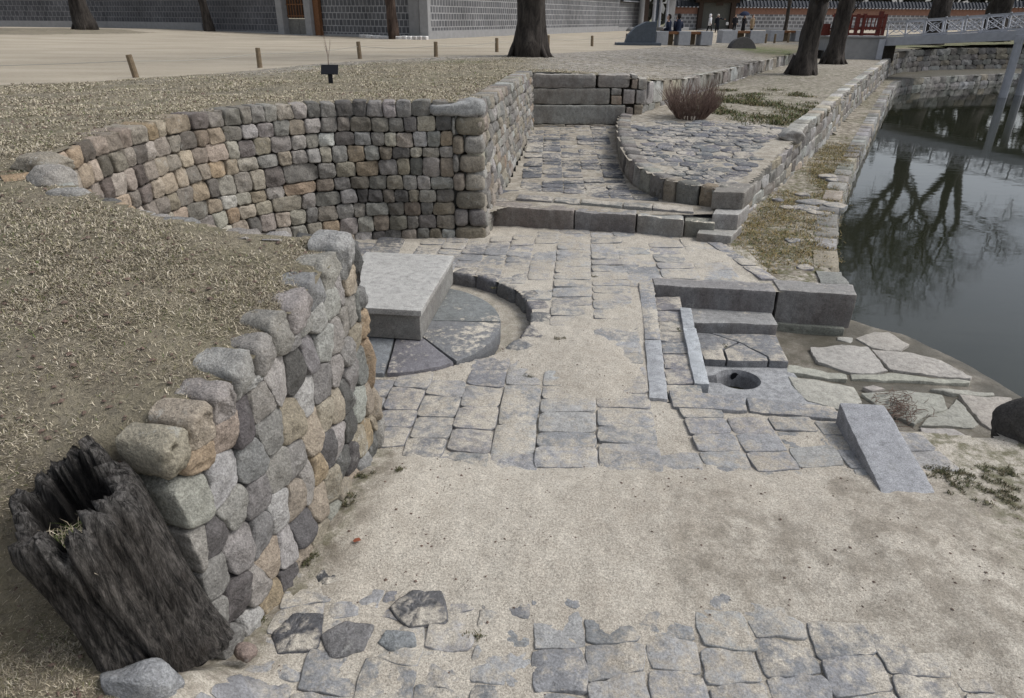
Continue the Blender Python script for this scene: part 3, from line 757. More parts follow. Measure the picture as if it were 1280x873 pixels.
# ------------------------------------------------------------------ paving of the court
CUT = .06
def clampq(v): return v
def pave(m, cols, y0, y1, hr, ok, zf, lift, cols_col, skew=.0, wob=.02, gap=.004, amp=.006, drop=0.0, n=24):
    for c0, c1 in zip(cols, cols[1:]):
        y = y0 + random.uniform(-.2, 0); pj = 0; pk = 0
        while y < y1:
            h = random.uniform(*hr) * (1.0 if c1 - c0 < .6 else .9)
            a = random.uniform(-wob, wob)
            xx = (c0 + c1) / 2 + skew * (y + h / 2 - 7); yy = y + h / 2
            if ok(xx, yy) and random.random() > drop:
                q = [(c0 + skew * (y - 7) + random.uniform(-wob, wob) * .4, y + pj), (c1 + skew * (y - 7) + random.uniform(-wob, wob) * .5, y + pk),
                     (c1 + skew * (y + h - 7), y + h + a), (c0 + skew * (y + h - 7), y + h - a)]
                zz = zf(xx, yy); dz = random.uniform(*lift) - .0025; tx, ty = random.uniform(-.012, .012), random.uniform(-.012, .012)
                fm_ = lambda s_, t_, d_, zz=zz, dz=dz, tx=tx, ty=ty, xx=xx, yy=yy: (s_, t_, zf(s_, t_) + dz + d_ + tx * (s_ - xx) / .3 + ty * (t_ - yy) / .3)
                stone(m, q, fm_, .10, .004, jit(random.choice(cols_col), .14, .012), gap, amp, n, 2, 1, .007)
                pj, pk = -a, a
            else: pj = pk = 0
            y += h
zf1 = lambda x, y: float(z_floor0(np.array([x]), np.array([y]))[0])
GR = [(.285, .288, .29), (.32, .32, .32), (.255, .258, .262), (.345, .34, .33)]
fp = np.array
def in1(poly, x, y, d=0):
    return sdist(np.array([float(x)]), np.array([float(y)]), poly)[0] < d
def ok_floor(x, y):
    if math.hypot(x - WELL_C[0], y - WELL_C[1]) < WELL_R + .13: return False
    if in1(PIT, x, y, .12): return False
    if x > 2.95 and y > 7.6: return False
    return in1(FLOOR_POLY, x, y, -.04)
pm = MB()
pave(pm, [.08, .42], 4.1, 10.2, (.5, .85), ok_floor, zf1, (-.014, .002), GR, .09, .015, n=24)
pave(pm, [.42, .90, 1.38], 4.3, 10.2, (.22, .30), ok_floor, zf1, (-.006, .010), GR, .09, .012)
pave(pm, [-1.6, -1.25, -.92, -.6, -.27, .08], 4.05, 9.9, (.22, .36), ok_floor, zf1, (-.015, .004), [(.22, .22, .225), (.26, .26, .262), (.29, .285, .28)], .09, .03)
pave(pm, [-3.9, -3.4, -2.9, -2.4, -2.0, -1.6], 5.0, 9.9, (.3, .5), ok_floor, zf1, (-.01, .012), [(.15, .152, .16), (.19, .19, .195)], .0, .03)
pave(pm, [1.38, 1.74, 2.08, 2.45, 2.8, 3.25], 3.98, 5.1, (.19, .28), ok_floor, zf1, (-.014, .005), GR, -.02, .02)
pave(pm, [.08, .45, .9, 1.38], 3.95, 4.5, (.25, .3), lambda x, y: ok_floor(x, y) and y < 4.35, zf1, (-.01, .008), GR, .09, .02)
pave(pm, [1.38, 1.85, 2.35, 2.85], 8.0, 10.1, (.25, .45), ok_floor, zf1, (-.018, .004), GR, .05, .02)
pave(pm, [-1.35, -1.06, -.78, -.48, -.2, .08, .38, .66, .98, 1.27, 1.56, 1.88, 2.2, 2.52, 2.85], 1.95, 2.95, (.2, .3), ok_floor, zf1, (-.017, .000), [(.225, .228, .234), (.265, .267, .27), (.305, .304, .30)], .06, .045, gap=.003, amp=.012, drop=.0, n=30)
pave(pm, [-1.2, -.8, -.4, .0, .4, .8, 1.2, 1.6, 2.0, 2.5, 3.0, 3.5], 3.0, 4.0, (.3, .42), ok_floor, zf1, (-.024, -.006), GR, .06, .04, amp=.009)
tag(pm.build('paving', M['pave'], smooth=True), kind='structure')

# rough stones heaped at the foot of the near wall
for i, (px, py, sx, sy, lb) in enumerate([(370, 785, .17, .17, 'dark squarish stone set in the sand right of the stump'), (433, 790, .15, .14, 'rounded grey stone beside the dark squarish stone'),
                                    (525, 752, .19, .17, 'broad dark flagstone standing proud of the drifted sand'), (493, 795, .12, .08, 'small pale stone below the broad dark flagstone'), (410, 715, .11, .09, 'dark flat stone close under the near wall')]):
    d = ray(px, py); t = (-1.56 - ZC) / d.z
    m = MB(); cx_, cy_ = d.x * t, d.y * t
    pol = [(cx_ + sx * math.cos(a + q_) * k_, cy_ + sy * math.sin(a + q_) * k_) for a, q_, k_ in [(a, random.uniform(-.25, .25), random.uniform(.8, 1.15)) for a in np.linspace(.7, .7 + 2 * math.pi, 6)[:-1]]]
    hz = z_floor0(np.array([cx_]), np.array([cy_]))[0] + (.006 if i in (1, 3) else -.002)
    th = thing('paving_stone', lb, 'paving stone', (cx_, cy_, hz))
    stone(m, pol, lambda s_, t_, d_: (s_, t_, hz + d_), 0.12, .010, jit([(.10, .10, .108), (.20, .2, .205), (.12, .12, .127), (.27, .275, .285), (.10, .1, .105)][i], .05), 0, .007, 40, 2, 2, .02, .006)
    o = build_in(m, 'stone_top', M['pave_dark'] if i in (0, 2, 4) else M['rubble'], th, smooth=True)

# terrace and bed paving
DK = [(.135, .14, .152), (.165, .168, .178), (.11, .115, .125), (.19, .19, .192)]
zt1 = lambda x, y: float(z_terr(np.array([x]), np.array([y]))[0])
pm = MB()
pave(pm, [-.5, -.1, .28, .66, 1.04, 1.42, 1.8, 2.2, 2.6, 2.95, 3.3], 10.45, 18, (.19, .3), lambda x, y: in1(TERR, x, y, -.02) and not in1(BED, x, y, .05) and y > 10.85 - .28 * (x - .0) + .12, zt1, (-.02, .008), DK, .045, .025, amp=.009)
tag(pm.build('terrace_paving', M['pave_dark'], smooth=True), kind='structure')
zb1 = lambda x, y: float(z_bed0(np.array([x]), np.array([y])))
sites = [(2.0 + .36 * i + .18 * (j % 2) + random.uniform(-.1, .1), 10.4 + .30 * j + random.uniform(-.06, .06)) for i in range(20) for j in range(28)]
cells = voronoi(sites, [(1.5, 10), (9, 10), (9, 19), (1.5, 19)], 1.6)
pm = MB()
for (sx, sy), c in zip(sites, cells):
    if not c or not in1(BED, sx, sy, -.22): continue
    lim = 16.9 - .25 * (sx - 3)
    if sy > lim + .8 * mn.noise(Vector((sx, sy, 0))) : continue
    dz = random.uniform(-.028, -.004) - (.016 if random.random() < .2 else 0)
    stone(pm, c, lambda s_, t_, d_, dz=dz: (s_, t_, zb1(s_, t_) + dz + d_), .1, .014, jit(random.choice(DK), .15), .014, .010, 18, 2, 1, .018)
tag(pm.build('bed_paving', M['pave_dark'], smooth=True), kind='structure')

# flat stones half buried in the berm
pm = MB()
for _ in range(46):
    y = random.uniform(8.2, 14.5); x = random.uniform(3.1, 7)
    if not in1(BERM, x, y, -.12) or mn.noise(Vector((x * .7, y * .5, 3))) < -.05: continue
    r = random.uniform(.12, .3)
    pol = [(x + r * math.cos(a) * random.uniform(.75, 1.15), y + r * math.sin(a) * random.uniform(.6, 1.0)) for a in np.linspace(0, 2 * math.pi, 7)[:-1]]
    stone(pm, pol, lambda s_, t_, d_: (s_, t_, FL + .012 + d_), .1, .012, jit((.22, .22, .225), .2), 0, .012, 16, 2, 1, .02)
tag(pm.build('berm_stones', M['pave'], smooth=True), kind='stuff')

CUT = .14
# ------------------------------------------------------------------ steps, kerbs and blocks
def wpt(px, py, z):
    d = ray(px, py); t = (z - ZC) / d.z; return Vector((d.x * t, d.y * t, z))
def hull_block(name, top, h, mat, col, parent=None, bevel=.015, taper=0, sub=0, rough=.006):
    """block from a top outline (x,y,z) dropped by h, with chipped edges"""
    bm = bmesh.new()
    tv = [bm.verts.new(p) for p in top]; bv = [bm.verts.new((p[0], p[1], p[2] - (h[i] if hasattr(h, '__len__') else h))) for i, p in enumerate(top)]
    n = len(top); bm.faces.new(tv); bm.faces.new(bv[::-1])
    for i in range(n): bm.faces.new((tv[i], bv[i], bv[(i + 1) % n], tv[(i + 1) % n]))
    bmesh.ops.recalc_face_normals(bm, faces=bm.faces)
    bmesh.ops.bevel(bm, geom=bm.edges[:], offset=bevel, segments=2, affect='EDGES', profile=.6)
    L = max(e.calc_length() for e in bm.edges)
    for _ in range(6):
        es = [e for e in bm.edges if e.calc_length() > .09]
        if not es or len(bm.verts) > 5000: break
        bmesh.ops.subdivide_edges(bm, edges=es, cuts=1, use_grid_fill=True)
    bmesh.ops.triangulate(bm, faces=[f for f in bm.faces if len(f.verts) > 4])
    so = random.random() * 80
    for v in bm.verts:
        q = Vector(v.co) + Vector((so, so, 0))
        v.co += Vector((mn.noise(q * 3), mn.noise(q * 3 + Vector((9, 0, 0))), mn.noise(q * 3 + Vector((0, 9, 0))))) * rough * 1.5 + Vector((mn.noise(q * 14), mn.noise(q * 14 + Vector((9, 0, 0))), mn.noise(q * 14 + Vector((0, 9, 0))))) * rough
    q = parent; off = Vector((0, 0, 0))
    while q: off += Vector(q.location); q = q.parent
    for v in bm.verts: v.co -= off
    me = bpy.data.meshes.new(name); bm.to_mesh(me); bm.free()
    a = me.color_attributes.new('col', 'FLOAT_COLOR', 'POINT'); a.data.foreach_set('color', np.tile(np.array([*col, 1], np.float32), len(me.vertices)))
    me.polygons.foreach_set('use_smooth', [True] * len(me.polygons))
    try: me.set_sharp_from_angle(angle=R(38))
    except Exception: pass
    me.materials.append(mat); o = bpy.data.objects.new(name, me); return link(o, parent)

# long step up to the terrace
st = thing('stone_step', 'long step of dressed granite kerbs below the upper terrace', 'step', (1.3, 10.4, FL))
xs_ = [(-.36, 10.66), (.95, 10.38), (1.88, 10.19), (2.58, 10.04), (3.02, 9.93)]
for i in range(4):
    (x0, y0), (x1, y1) = xs_[i], xs_[i + 1]
    zt = [-1.3, -1.305, -1.31, -1.35][i]; g = .008
    dp = [.3, .3, .36, .3][i]
    hull_block('kerb_stone', [(x0 + g, y0, zt), (x1 - g, y1 - (0 if i != 2 else .05), zt - .01), (x1 + .06, y1 + dp, zt), (x0 + .06, y0 + dp, zt)], .42, M['block'], jit([(.2, .19, .17), (.215, .21, .2), (.25, .25, .25), (.2, .19, .175)][i], .04), st, .03 if i != 2 else .06, rough=.010)
for x0, x1 in [(.05, .62), (.64, 1.05), (1.07, 1.7), (1.72, 2.15), (2.17, 2.75)]:       # thin flags just behind
    y0 = 11.0 - .28 * x0; y1 = 11.0 - .28 * x1
    hull_block('flag', [(x0, y0, -1.255), (x1, y1, -1.26), (x1 + .05, y1 + .26, -1.25), (x0 + .05, y0 + .26, -1.25)], .1, M['pave'], jit((.24, .235, .225), .1), st, .02, rough=.012)
# back wall of big blocks
bw = thing('block_wall', 'low wall of three courses of big stained blocks behind the terrace', 'stone wall', (1.9, 17.8, -1.1))
c0 = -1.1
def bblock(x0, x1, z0, z1, col, dy=0, rnd=.035):
    yb = 17.62 + (x0 - .5) * .07 + dy
    hull_block('block', [(x0 + .01, yb, z1), (x1 - .01, yb + (x1 - x0) * .07, z1 - random.uniform(0, .02)), (x1 - .01, yb + .45, z1), (x0 + .01, yb + .45, z1)], z1 - z0 - .012, M['block'], jit(col, .06), bw, rnd, rough=.012)
bblock(.36, 1.3, -1.25, -1.02, (.22, .205, .18), -.05); bblock(1.3, 3.0, -1.25, -1.03, (.22, .205, .18), -.05)
bblock(.36, 2.78, -1.02, -.56, (.25, .245, .235), 0, .03)
bblock(.36, 2.38, -.56, -.18, (.23, .22, .20), .03, .05); bblock(2.4, 2.68, -.56, -.34, (.27, .23, .19), .02); bblock(2.39, 2.66, -.34, -.18, (.2, .195, .18), .02)
bblock(.36, 2.02, -.18, .16, (.21, .205, .19), .04, .07); bblock(2.04, 2.86, -.18, .15, (.22, .215, .2), .03, .08)
for x0, x1, z0, z1 in [(2.8, 2.98, -1.02, -.85), (2.8, 2.98, -.85, -.62), (2.99, 3.22, -1.0, -.56), (2.7, 3.0, -.54, -.2), (3.01, 3.25, -.54, -.22), (2.88, 3.05, -.19, .02), (3.06, 3.28, -.2, .06), (2.88, 3.03, .03, .14)]:
    bblock(x0, x1, z0, z1, random.choice([(.25, .235, .21), (.3, .29, .27), (.28, .24, .2)]), .02, .03)
m = MB(); m.box((1.9, 18.06, -.58), (2.5, .1, 1.2)); build_in(m, 'core', M['core'], bw)
CUT = .05
# low retaining wall from the back wall to the trees
BLK = [((.24, .23, .21), 4), ((.28, .275, .26), 3), ((.19, .185, .175), 3), ((.30, .27, .22), 2), ((.33, .33, .32), 2)]
lw = thing('retaining_wall', 'low two course retaining wall running from the terrace back to the big trees', 'stone wall', (6, 23, -.8))
pl = Path(LOWW, 1)
ltop = lerp_fn([0, 1.2, 4, 10, 20, pl.len], [-.02, -.1, -.2, -.24, -.24, -.22])
m = MB(); coursed(m, pl, lambda s: -1.0, ltop, 2, (.45, .9), .3, .03, BLK, .008, .012, 16, wavy=.02, edge=.02)
build_in(m, 'face_stones', M['block'], lw, smooth=True); dark_back(pl, lambda s: -1.1, ltop, .05, lw, M['core'])

# kerb of the raised bed
kb = thing('bed_kerb', 'curving kerb of rounded stones edging the raised bed beside the terrace', 'kerb', (2.3, 11.5, -1.3))
pk = Path(BEDK, 1)
def kbot(s): return -1.42 + .27 * max(0, 1 - s / pk.len) * 1.0
def ktop(s):
    p, _ = pk.at(s); return zb1(p.x, p.y) + .02
m = MB(); s = 0
while s < pk.len - .05:
    w = random.uniform(.26, .42)
    if pk.len - s - w < .2: w = pk.len - s
    stone(m, [(s, kbot(s)), (s + w, kbot(s + w)), (s + w, ktop(s + w)), (s, ktop(s))], pk.fmap(), .26, .05, pick(PAL[:5] + [((.27, .225, .17), .6)]), .008, .014, 24, 2, 3, .04)
    s += w
build_in(m, 'kerb_stones', M['wallstone'], kb, smooth=True)

# pond retaining wall (upper)
uw = thing('retaining_wall', 'long wall of squared granite blocks rising from the grassy berm above the pond', 'stone wall', (7, 16, FL))
pp = Path(PWALL, 1)
utop = lerp_fn([0, 4.1, 4.2, 5.9, 6.0, pp.len], [-1.0, -.98, -.97, -.85, -.70, -.60])
m = MB(); coursed(m, pp, lambda s: -1.78, utop, 4, (.45, .95), .34, .022, BLK, .007, .010, 16, .42, None, wavy=.025, edge=.018, batter=.05)
build_in(m, 'face_stones', M['block'], uw, smooth=True)
dark_back(pp, lambda s: -1.9, lambda s: utop(s) - .03, .04, uw, M['core'], .3)
# stacked corner
hull_block('corner_stone', [(2.72, 9.80, -1.47), (3.2, 9.68, -1.48), (3.52, 10.2, -1.47), (2.95, 10.35, -1.47)], .24, M['block'], (.26, .255, .24), uw, .02)
hull_block('corner_stone', [(2.98, 10.02, -1.24), (3.36, 9.98, -1.24), (3.72, 10.6, -1.24), (3.3, 10.75, -1.24)], .23, M['block'], (.30, .295, .285), uw, .02)
hull_block('corner_stone', [(3.02, 10.32, -.97), (3.5, 10.26, -.97), (3.85, 10.85, -.96), (3.3, 10.95, -.96)], .27, M['block'], (.19, .18, .165), uw, .035)
boulder('rock', 'block of stone loose on top of the pond wall where it steps up', (5.72, 14.55, -.80), (.28, .3, .17), (.27, .265, .25), M['block'], 55)

# lower pond wall
pwl = thing('pond_wall', 'low stone edge between the grassy berm and the pond water', 'pond wall', (7, 14, -2.2))
pe2 = Path(smooth_path(EDGE + TIER1[1:], 1), 1)
m = MB(); coursed(m, pe2, lambda s: -2.5, lambda s: FL + .015, 3, (.5, 1.1), .34, .02, BLK, .007, .012, 14, .1, None, wavy=.03, edge=.02, batter=.03)
build_in(m, 'face_stones', M['pond'], pwl, smooth=True); dark_back(pe2, lambda s: -2.6, lambda s: FL - .02, .04, pwl, M['core'])
pt2 = Path(smooth_path(TIER2, 1), 1)
fw = thing('pond_wall', 'tall terrace wall of blocks darkened as if tree shaded closing the far side of the pond', 'pond wall', (36, 51, -1.6))
t2top = lerp_fn([0, 5, 12, pt2.len], [-.5, -.38, -.3, -.3])
m = MB(); coursed(m, pt2, lambda s: -1.8, t2top, 4, (.5, 1.1), .4, .03, [(tuple(q * .5 for q in c_), w_) for c_, w_ in BLK], .01, .012, 12, wavy=.03, edge=.02)  # block colours darkened to paint in the shade of the trees
build_in(m, 'face_stones', M['pond'], fw, smooth=True); dark_back(pt2, lambda s: -1.9, t2top, .05, fw, M['core'])
pt3 = Path([(24, 50.2), (30, 54.2), (40, 56.8), (60, 58.5), (80, 59)], 1)
fw3 = thing('pond_wall', 'uppermost thin terrace wall under the far trees', 'pond wall', (40, 57, 0))
m = MB(); coursed(m, pt3, lambda s: -.5, lambda s: .28, 2, (.6, 1.4), .4, .03, [(tuple(q * .5 for q in c_), w_) for c_, w_ in BLK], .01, .012, 12, wavy=.03, edge=.02)  # same darkening, tree shade put into the stone colours
build_in(m, 'face_stones', M['pond'], fw3, smooth=True)

CUT = .14
# ------------------------------------------------------------------ the spring: well ring, cover box, gutter kerb
wl = thing('stone_well', 'round ring of wedge shaped granite slabs around the covered spring', 'well', (-1.2, 6.68, FL - .1))
ang = [-142, -88, -52, 2, 78, 140, 218]
for i in range(6):
    a0, a1 = R(ang[i] + .7), R(ang[i + 1] - .7); top = []
    for k in range(9): a = a0 + (a1 - a0) * k / 8; top.append((-1.2 + 1.08 * math.cos(a), 6.68 + 1.14 * math.sin(a), -1.565))
    for k in range(5): a = a1 + (a0 - a1) * k / 4; top.append((-1.2 + .12 * math.cos(a), 6.68 + .15 * math.sin(a), -1.53))
    hull_block('ring_slab', top, .2, M['wellstone'], jit((.175, .178, .185), .06), wl, .022, rough=.004)
cb = thing('spring_cover', 'pale dressed stone box with a flat slab lid over the spring', 'stone box', (-1.35, 7.0, -1.53))
hull_block('base_block', [(-1.9, 6.30, -1.26), (-.91, 6.17, -1.26), (-.72, 7.80, -1.26), (-1.75, 7.92, -1.26)], .27, M['granite'], (.235, .23, .215), cb, .006, rough=.002)
hull_block('lid', [(-1.93, 6.26, -1.195), (-.89, 6.13, -1.195), (-.70, 7.84, -1.195), (-1.78, 7.96, -1.195)], .062, M['granite'], (.37, .365, .35), cb, .008, rough=.002)
gk = thing('gutter_kerb', 'arc of dark kerb stones lining the sunken gutter round the spring', 'kerb', (-1.2, 7.03, FL))
m = MB(); a = -38
while a < 175:
    da = random.uniform(11, 17)
    pol = []
    a0, a1 = R(a), R(a + da)
    def gmap(s_, z_, d_): return (WELL_C[0] + (WELL_R + .0 - d_) * math.cos(s_ / 1.43), WELL_C[1] + (WELL_R - d_) * math.sin(s_ / 1.43), z_)
    stone(m, [(a0 * 1.43, -1.86), (a1 * 1.43, -1.86), (a1 * 1.43, -1.585), (a0 * 1.43, -1.59)], gmap, .2, .03, jit((.17, .17, .175), .15), .006, .012, 24, 2, 3, .03)
    a += da
for px, py, l in [(500, 472, .2), (570, 462, .2)]:
    pass
build_in(m, 'kerb_stones', M['pave_dark'], gk, smooth=True)

# ------------------------------------------------------------------ channel, steps and basin
ch = thing('water_channel', 'stone lined outlet channel with a round basin stepping down toward the pond', 'water channel', (2.2, 6.6, FL))
G1, G2 = (.27, .275, .285), (.31, .32, .335)
hull_block('edge_strip', [(1.20, 5.16, -1.588), (1.36, 5.14, -1.588), (1.53, 6.33, -1.588), (1.37, 6.35, -1.588)], .16, M['granite'], G2, ch, .012)
hull_block('edge_strip', [(1.375, 6.37, -1.592), (1.535, 6.36, -1.592), (1.76, 8.02, -1.592), (1.58, 8.04, -1.592)], .2, M['pave'], G1, ch, .014)
hull_block('channel_strip', [(1.68, 5.50, -1.63), (1.815, 5.49, -1.63), (2.0, 6.76, -1.645), (1.86, 6.77, -1.645)], .26, M['granite'], (.36, .38, .40), ch, .01)
hull_block('channel_strip', [(1.87, 6.79, -1.655), (1.995, 6.78, -1.655), (2.10, 7.42, -1.67), (1.97, 7.43, -1.67)], .26, M['granite'], (.30, .315, .33), ch, .012)
ys_ = [5.14, 5.52, 5.85, 6.2, 6.5, 6.78, 7.08, 7.42, 7.9]
for y0, y1 in zip(ys_, ys_[1:]):
    xa, xb = 1.36 + (y0 - 5.14) * .143, 1.36 + (y1 - 5.14) * .143
    w0, w1 = .33, .36
    hull_block('channel_flag', [(xa + .012, y0 + .006, -1.64 - (y0 - 5.1) * .03), (xa + w0, y0 + .006, -1.64 - (y0 - 5.1) * .03), (xb + w1 - .03, y1 - .006, -1.64 - (y1 - 5.1) * .03), (xb + .012, y1 - .006, -1.64 - (y1 - 5.1) * .03)], .1, M['pave'], jit((.21, .213, .22), .1), ch, .02, rough=.01)
hull_block('step_block', [(1.765, 7.93, -1.59), (3.205, 7.74, -1.59), (3.24, 8.02, -1.585), (1.78, 8.2, -1.585)], .4, M['block'], (.20, .195, .195), ch, .018)
hull_block('step_block', [(2.13, 7.44, -1.87), (3.15, 7.39, -1.87), (3.2, 7.82, -1.87), (2.16, 7.9, -1.87)], .24, M['block'], (.235, .235, .235), ch, .018)
hull_block('cracked_slab', [(2.13, 6.72, -2.0), (2.36, 6.70, -2.0), (2.40, 6.98, -2.0), (2.62, 7.17, -2.0), (2.36, 7.42, -2.0), (2.14, 7.44, -2.0)], .13, M['pave'], (.20, .203, .21), ch, .016)
hull_block('cracked_slab', [(2.375, 6.70, -2.0), (2.82, 6.69, -2.0), (2.84, 6.80, -2.0), (2.64, 7.15, -2.0), (2.415, 6.97, -2.0)], .13, M['pave'], (.22, .222, .228), ch, .016)
hull_block('cracked_slab', [(2.835, 6.69, -2.0), (3.04, 6.68, -2.0), (3.14, 7.38, -2.0), (2.38, 7.42, -2.0), (2.65, 7.17, -2.0), (2.855, 6.8, -2.0)], .13, M['pave'], (.21, .213, .22), ch, .016)
# basin slab with a keyhole opening
bm = bmesh.new()
outer = [(1.9, 5.56), (3.02, 5.46), (3.1, 5.95), (3.06, 6.69), (2.1, 6.75), (1.98, 6.6)]
hole = []
for k in range(28):
    a = 2 * math.pi * k / 28; rr = .235
    x = 2.42 + rr * math.cos(a) * 1.0; y = 6.42 + rr * math.sin(a) * .95
    if abs(a - math.pi) < .42: x -= .26 * (1 - abs(a - math.pi) / .9)
    hole.append((x, y))
def loop(pts, z): return [bm.verts.new((x, y, z)) for x, y in pts]
zt = -2.085
def dens(poly, n=5):
    o = []
    for i in range(len(poly)):
        a, b = poly[i], poly[(i + 1) % len(poly)]
        for k in range(n): o.append((a[0] + (b[0] - a[0]) * k / n, a[1] + (b[1] - a[1]) * k / n))
    return o
lo_ = loop(dens(outer), zt); lh = loop(hole, zt)
e_ = [bm.edges.new((l[i], l[(i + 1) % len(l)])) for l in (lo_, lh) for i in range(len(l))]
bmesh.ops.triangle_fill(bm, use_beauty=True, edges=e_)
for v in lo_ + lh: pass
lob = loop(dens(outer), zt - .12); l2 = loop([(2.40 + (x - 2.40) * .9, 6.42 + (y - 6.42) * .9) for x, y in hole], zt - .06); l3 = loop([(2.4 + (x - 2.4) * .82, 6.42 + (y - 6.42) * .82) for x, y in hole], zt - .2)
for A, B in ((lo_, lob), (lh, l2), (l2, l3)):
    for i in range(len(A)): bm.faces.new((A[i], B[i], B[(i + 1) % len(A)], A[(i + 1) % len(A)]))
bmesh.ops.recalc_face_normals(bm, faces=bm.faces)
off = ch.location
for v in bm.verts: v.co -= off
me = bpy.data.meshes.new('basin_slab'); bm.to_mesh(me); bm.free()
a_ = me.color_attributes.new('col', 'FLOAT_COLOR', 'POINT'); a_.data.foreach_set('color', np.tile(np.array([.24, .245, .255, 1], np.float32), len(me.vertices)))
me.materials.append(M['granite']); bs = link(bpy.data.objects.new('basin_slab', me), ch)
m = MB(); m.lathe((2.42, 6.42, zt - .21), [(.26, 0), (.26, .02)], 20, (.03, .03, .02)); m.box((2.2, 6.42, zt - .2), (.4, .2, .02), (.03, .03, .02))
build_in(m, 'basin_floor', flat_material('dark_wet_silt', (.035, .033, .022), .25, .4, 12), ch)
m = MB(); m.tube([(2.45, 6.66, zt - .075), (2.45, 6.613, zt - .075)], .046, 14); o = build_in(m, 'drain_hole_disc', M['black'], ch)  # black disc standing in for the shade inside the drain hole
# front edge stones (floor level) of the pit
hull_block('rim_slab', [(1.38, 5.02, -1.59), (2.0, 4.96, -1.592), (2.04, 5.2, -1.592), (1.40, 5.32, -1.59)], .5, M['pave'], (.26, .263, .272), ch, .02)
hull_block('rim_slab', [(2.01, 4.96, -1.592), (2.74, 4.83, -1.595), (2.76, 5.04, -1.595), (2.05, 5.2, -1.592)], .5, M['pave'], (.25, .253, .26), ch, .02)
# block closing the berm and the diagonal kerb
eb = thing('end_block', 'large water stained block closing the berm where it meets the pond', 'stone block', (3.7, 7.9, -2))
hull_block('block', [(3.26, 7.79, -1.585), (4.13, 7.63, -1.585), (4.24, 7.98, -1.585), (3.3, 8.16, -1.585)], .44, M['block'], (.215, .21, .205), eb, .02)
hull_block('footing', [(3.27, 7.74, -2.01), (4.05, 7.58, -2.01), (4.2, 7.98, -2.01), (3.3, 8.16, -2.01)], .25, M['pond'], (.20, .205, .175), eb, .02)
dk = thing('diagonal_kerb', 'line of flat kerb slabs between the sandy court and the grassy berm', 'kerb', (3.1, 9.0, FL))
for (x0, y0), (x1, y1) in [((2.86, 9.8), (2.96, 9.25)), ((2.965, 9.22), (3.07, 8.7)), ((3.075, 8.68), (3.16, 8.18))]:
    hull_block('kerb_slab', [(x0, y0, -1.585), (x0 + .21, y0, -1.585), (x1 + .21, y1, -1.585), (x1, y1, -1.585)], .15, M['pave'], jit((.25, .253, .262), .06), dk, .018)
# sloping cheek stone
hull = hull_block('cheek_stone', [tuple(wpt(1049, 503, -1.42)), tuple(wpt(1106, 506, -1.42)), tuple(wpt(1172, 619, -1.565)), tuple(wpt(1104, 620, -1.565))], [.3, .3, .12, .12], M['granite'], (.27, .275, .29), None, .02, rough=.006)
tag(hull, 'sloping wedge of grey granite with a straight cut edge lying on the sand', 'cheek stone')
tag(hull_block('ledge_stone', [(3.22, 4.58, -1.655), (3.92, 4.46, -1.70), (3.95, 4.56, -1.70), (3.25, 4.70, -1.655)], .5, M['pave'], (.26, .26, .25), None, .03, rough=.012), 'low grey ledge edging the sand above the shore flagstones', 'ledge')

# pale flagstones at the water's edge
sp = thing('shore_paving', 'cracked pale flagstones lying on the mud at the water edge', 'flagstones', (4, 6.4, -2.1))
SLZ = [[(740, 365), (800, 345), (850, 348), (915, 385), (890, 405), (790, 395)], [(595, 395), (700, 388), (780, 392), (845, 468), (800, 478), (720, 475), (620, 445)], [(792, 402), (900, 408), (1000, 428), (1115, 488), (1112, 496), (852, 467)],
       [(725, 482), (850, 476), (940, 484), (1115, 502), (1112, 514), (940, 503), (730, 494)], [(525, 450), (600, 460), (715, 485), (715, 500), (640, 490), (525, 475)], [(528, 487), (640, 502), (735, 522), (762, 570), (700, 592), (590, 565), (538, 515)],
       [(762, 542), (900, 530), (1018, 548), (1033, 590), (985, 610), (930, 642), (860, 612)], [(1062, 556), (1138, 638), (1120, 650), (945, 645), (990, 612), (1040, 592)], [(1068, 546), (1240, 555), (1245, 582), (1200, 668), (1146, 634)], [(950, 652), (1060, 652), (1135, 697), (1080, 682), (960, 687)], [(682, 358), (730, 363), (733, 380), (684, 370)],
       [(760, 520), (800, 516), (840, 526), (790, 536)], [(980, 528), (1100, 532), (1180, 538), (1182, 546), (1060, 544)]]
SL = [[(780 + x / 2.56, 280 + y / 2.56) for x, y in p] for p in SLZ]
for i, pl_ in enumerate(SL):
    zt = -2.08 if i not in (7, 9, 10) else -2.09
    hull_block('flagstone', [tuple(wpt(x + random.uniform(-.8, .8), y + random.uniform(-.5, .5), zt)) for x, y in pl_], .075, M['shore'], jit((.385, .37, .325), .08), sp, .014, rough=.014)

# ------------------------------------------------------------------ hollow stump
sr = thing('tree_stump', 'dark hollow weathered tree stump leaning at the end of the rubble wall', 'tree stump', (-1.64, 2.30, -1.29))
NA, NH = 220, 50
vs = []; fs = []; cs = []
def rim_h(a):
    k = .87 + .08 * math.cos(a - R(60)) + .05 * round(2.2 * mn.noise(Vector((math.cos(a) * 4.5, math.sin(a) * 4.5, 7)))) / 2.2 - .03 * math.cos(2 * a - R(20))
    k += .035 * mn.noise(Vector((math.cos(a) * 3, math.sin(a) * 3, 5))) + .035 * mn.noise(Vector((math.cos(a) * 8, math.sin(a) * 8, 2))) + .02 * mn.noise(Vector((math.cos(a) * 22, math.sin(a) * 22, 2)))
    d = abs((a - R(-75) + math.pi) % (2 * math.pi) - math.pi)
    k -= .11 * math.exp(-(d / .20) ** 2)
    d = abs((a - R(-150) + math.pi) % (2 * math.pi) - math.pi)
    k -= .09 * math.exp(-(d / .3) ** 2)
    return k
def axis(h): return (-1.64 - .25 * h, 2.30 - .03 * h, -1.29 + h)
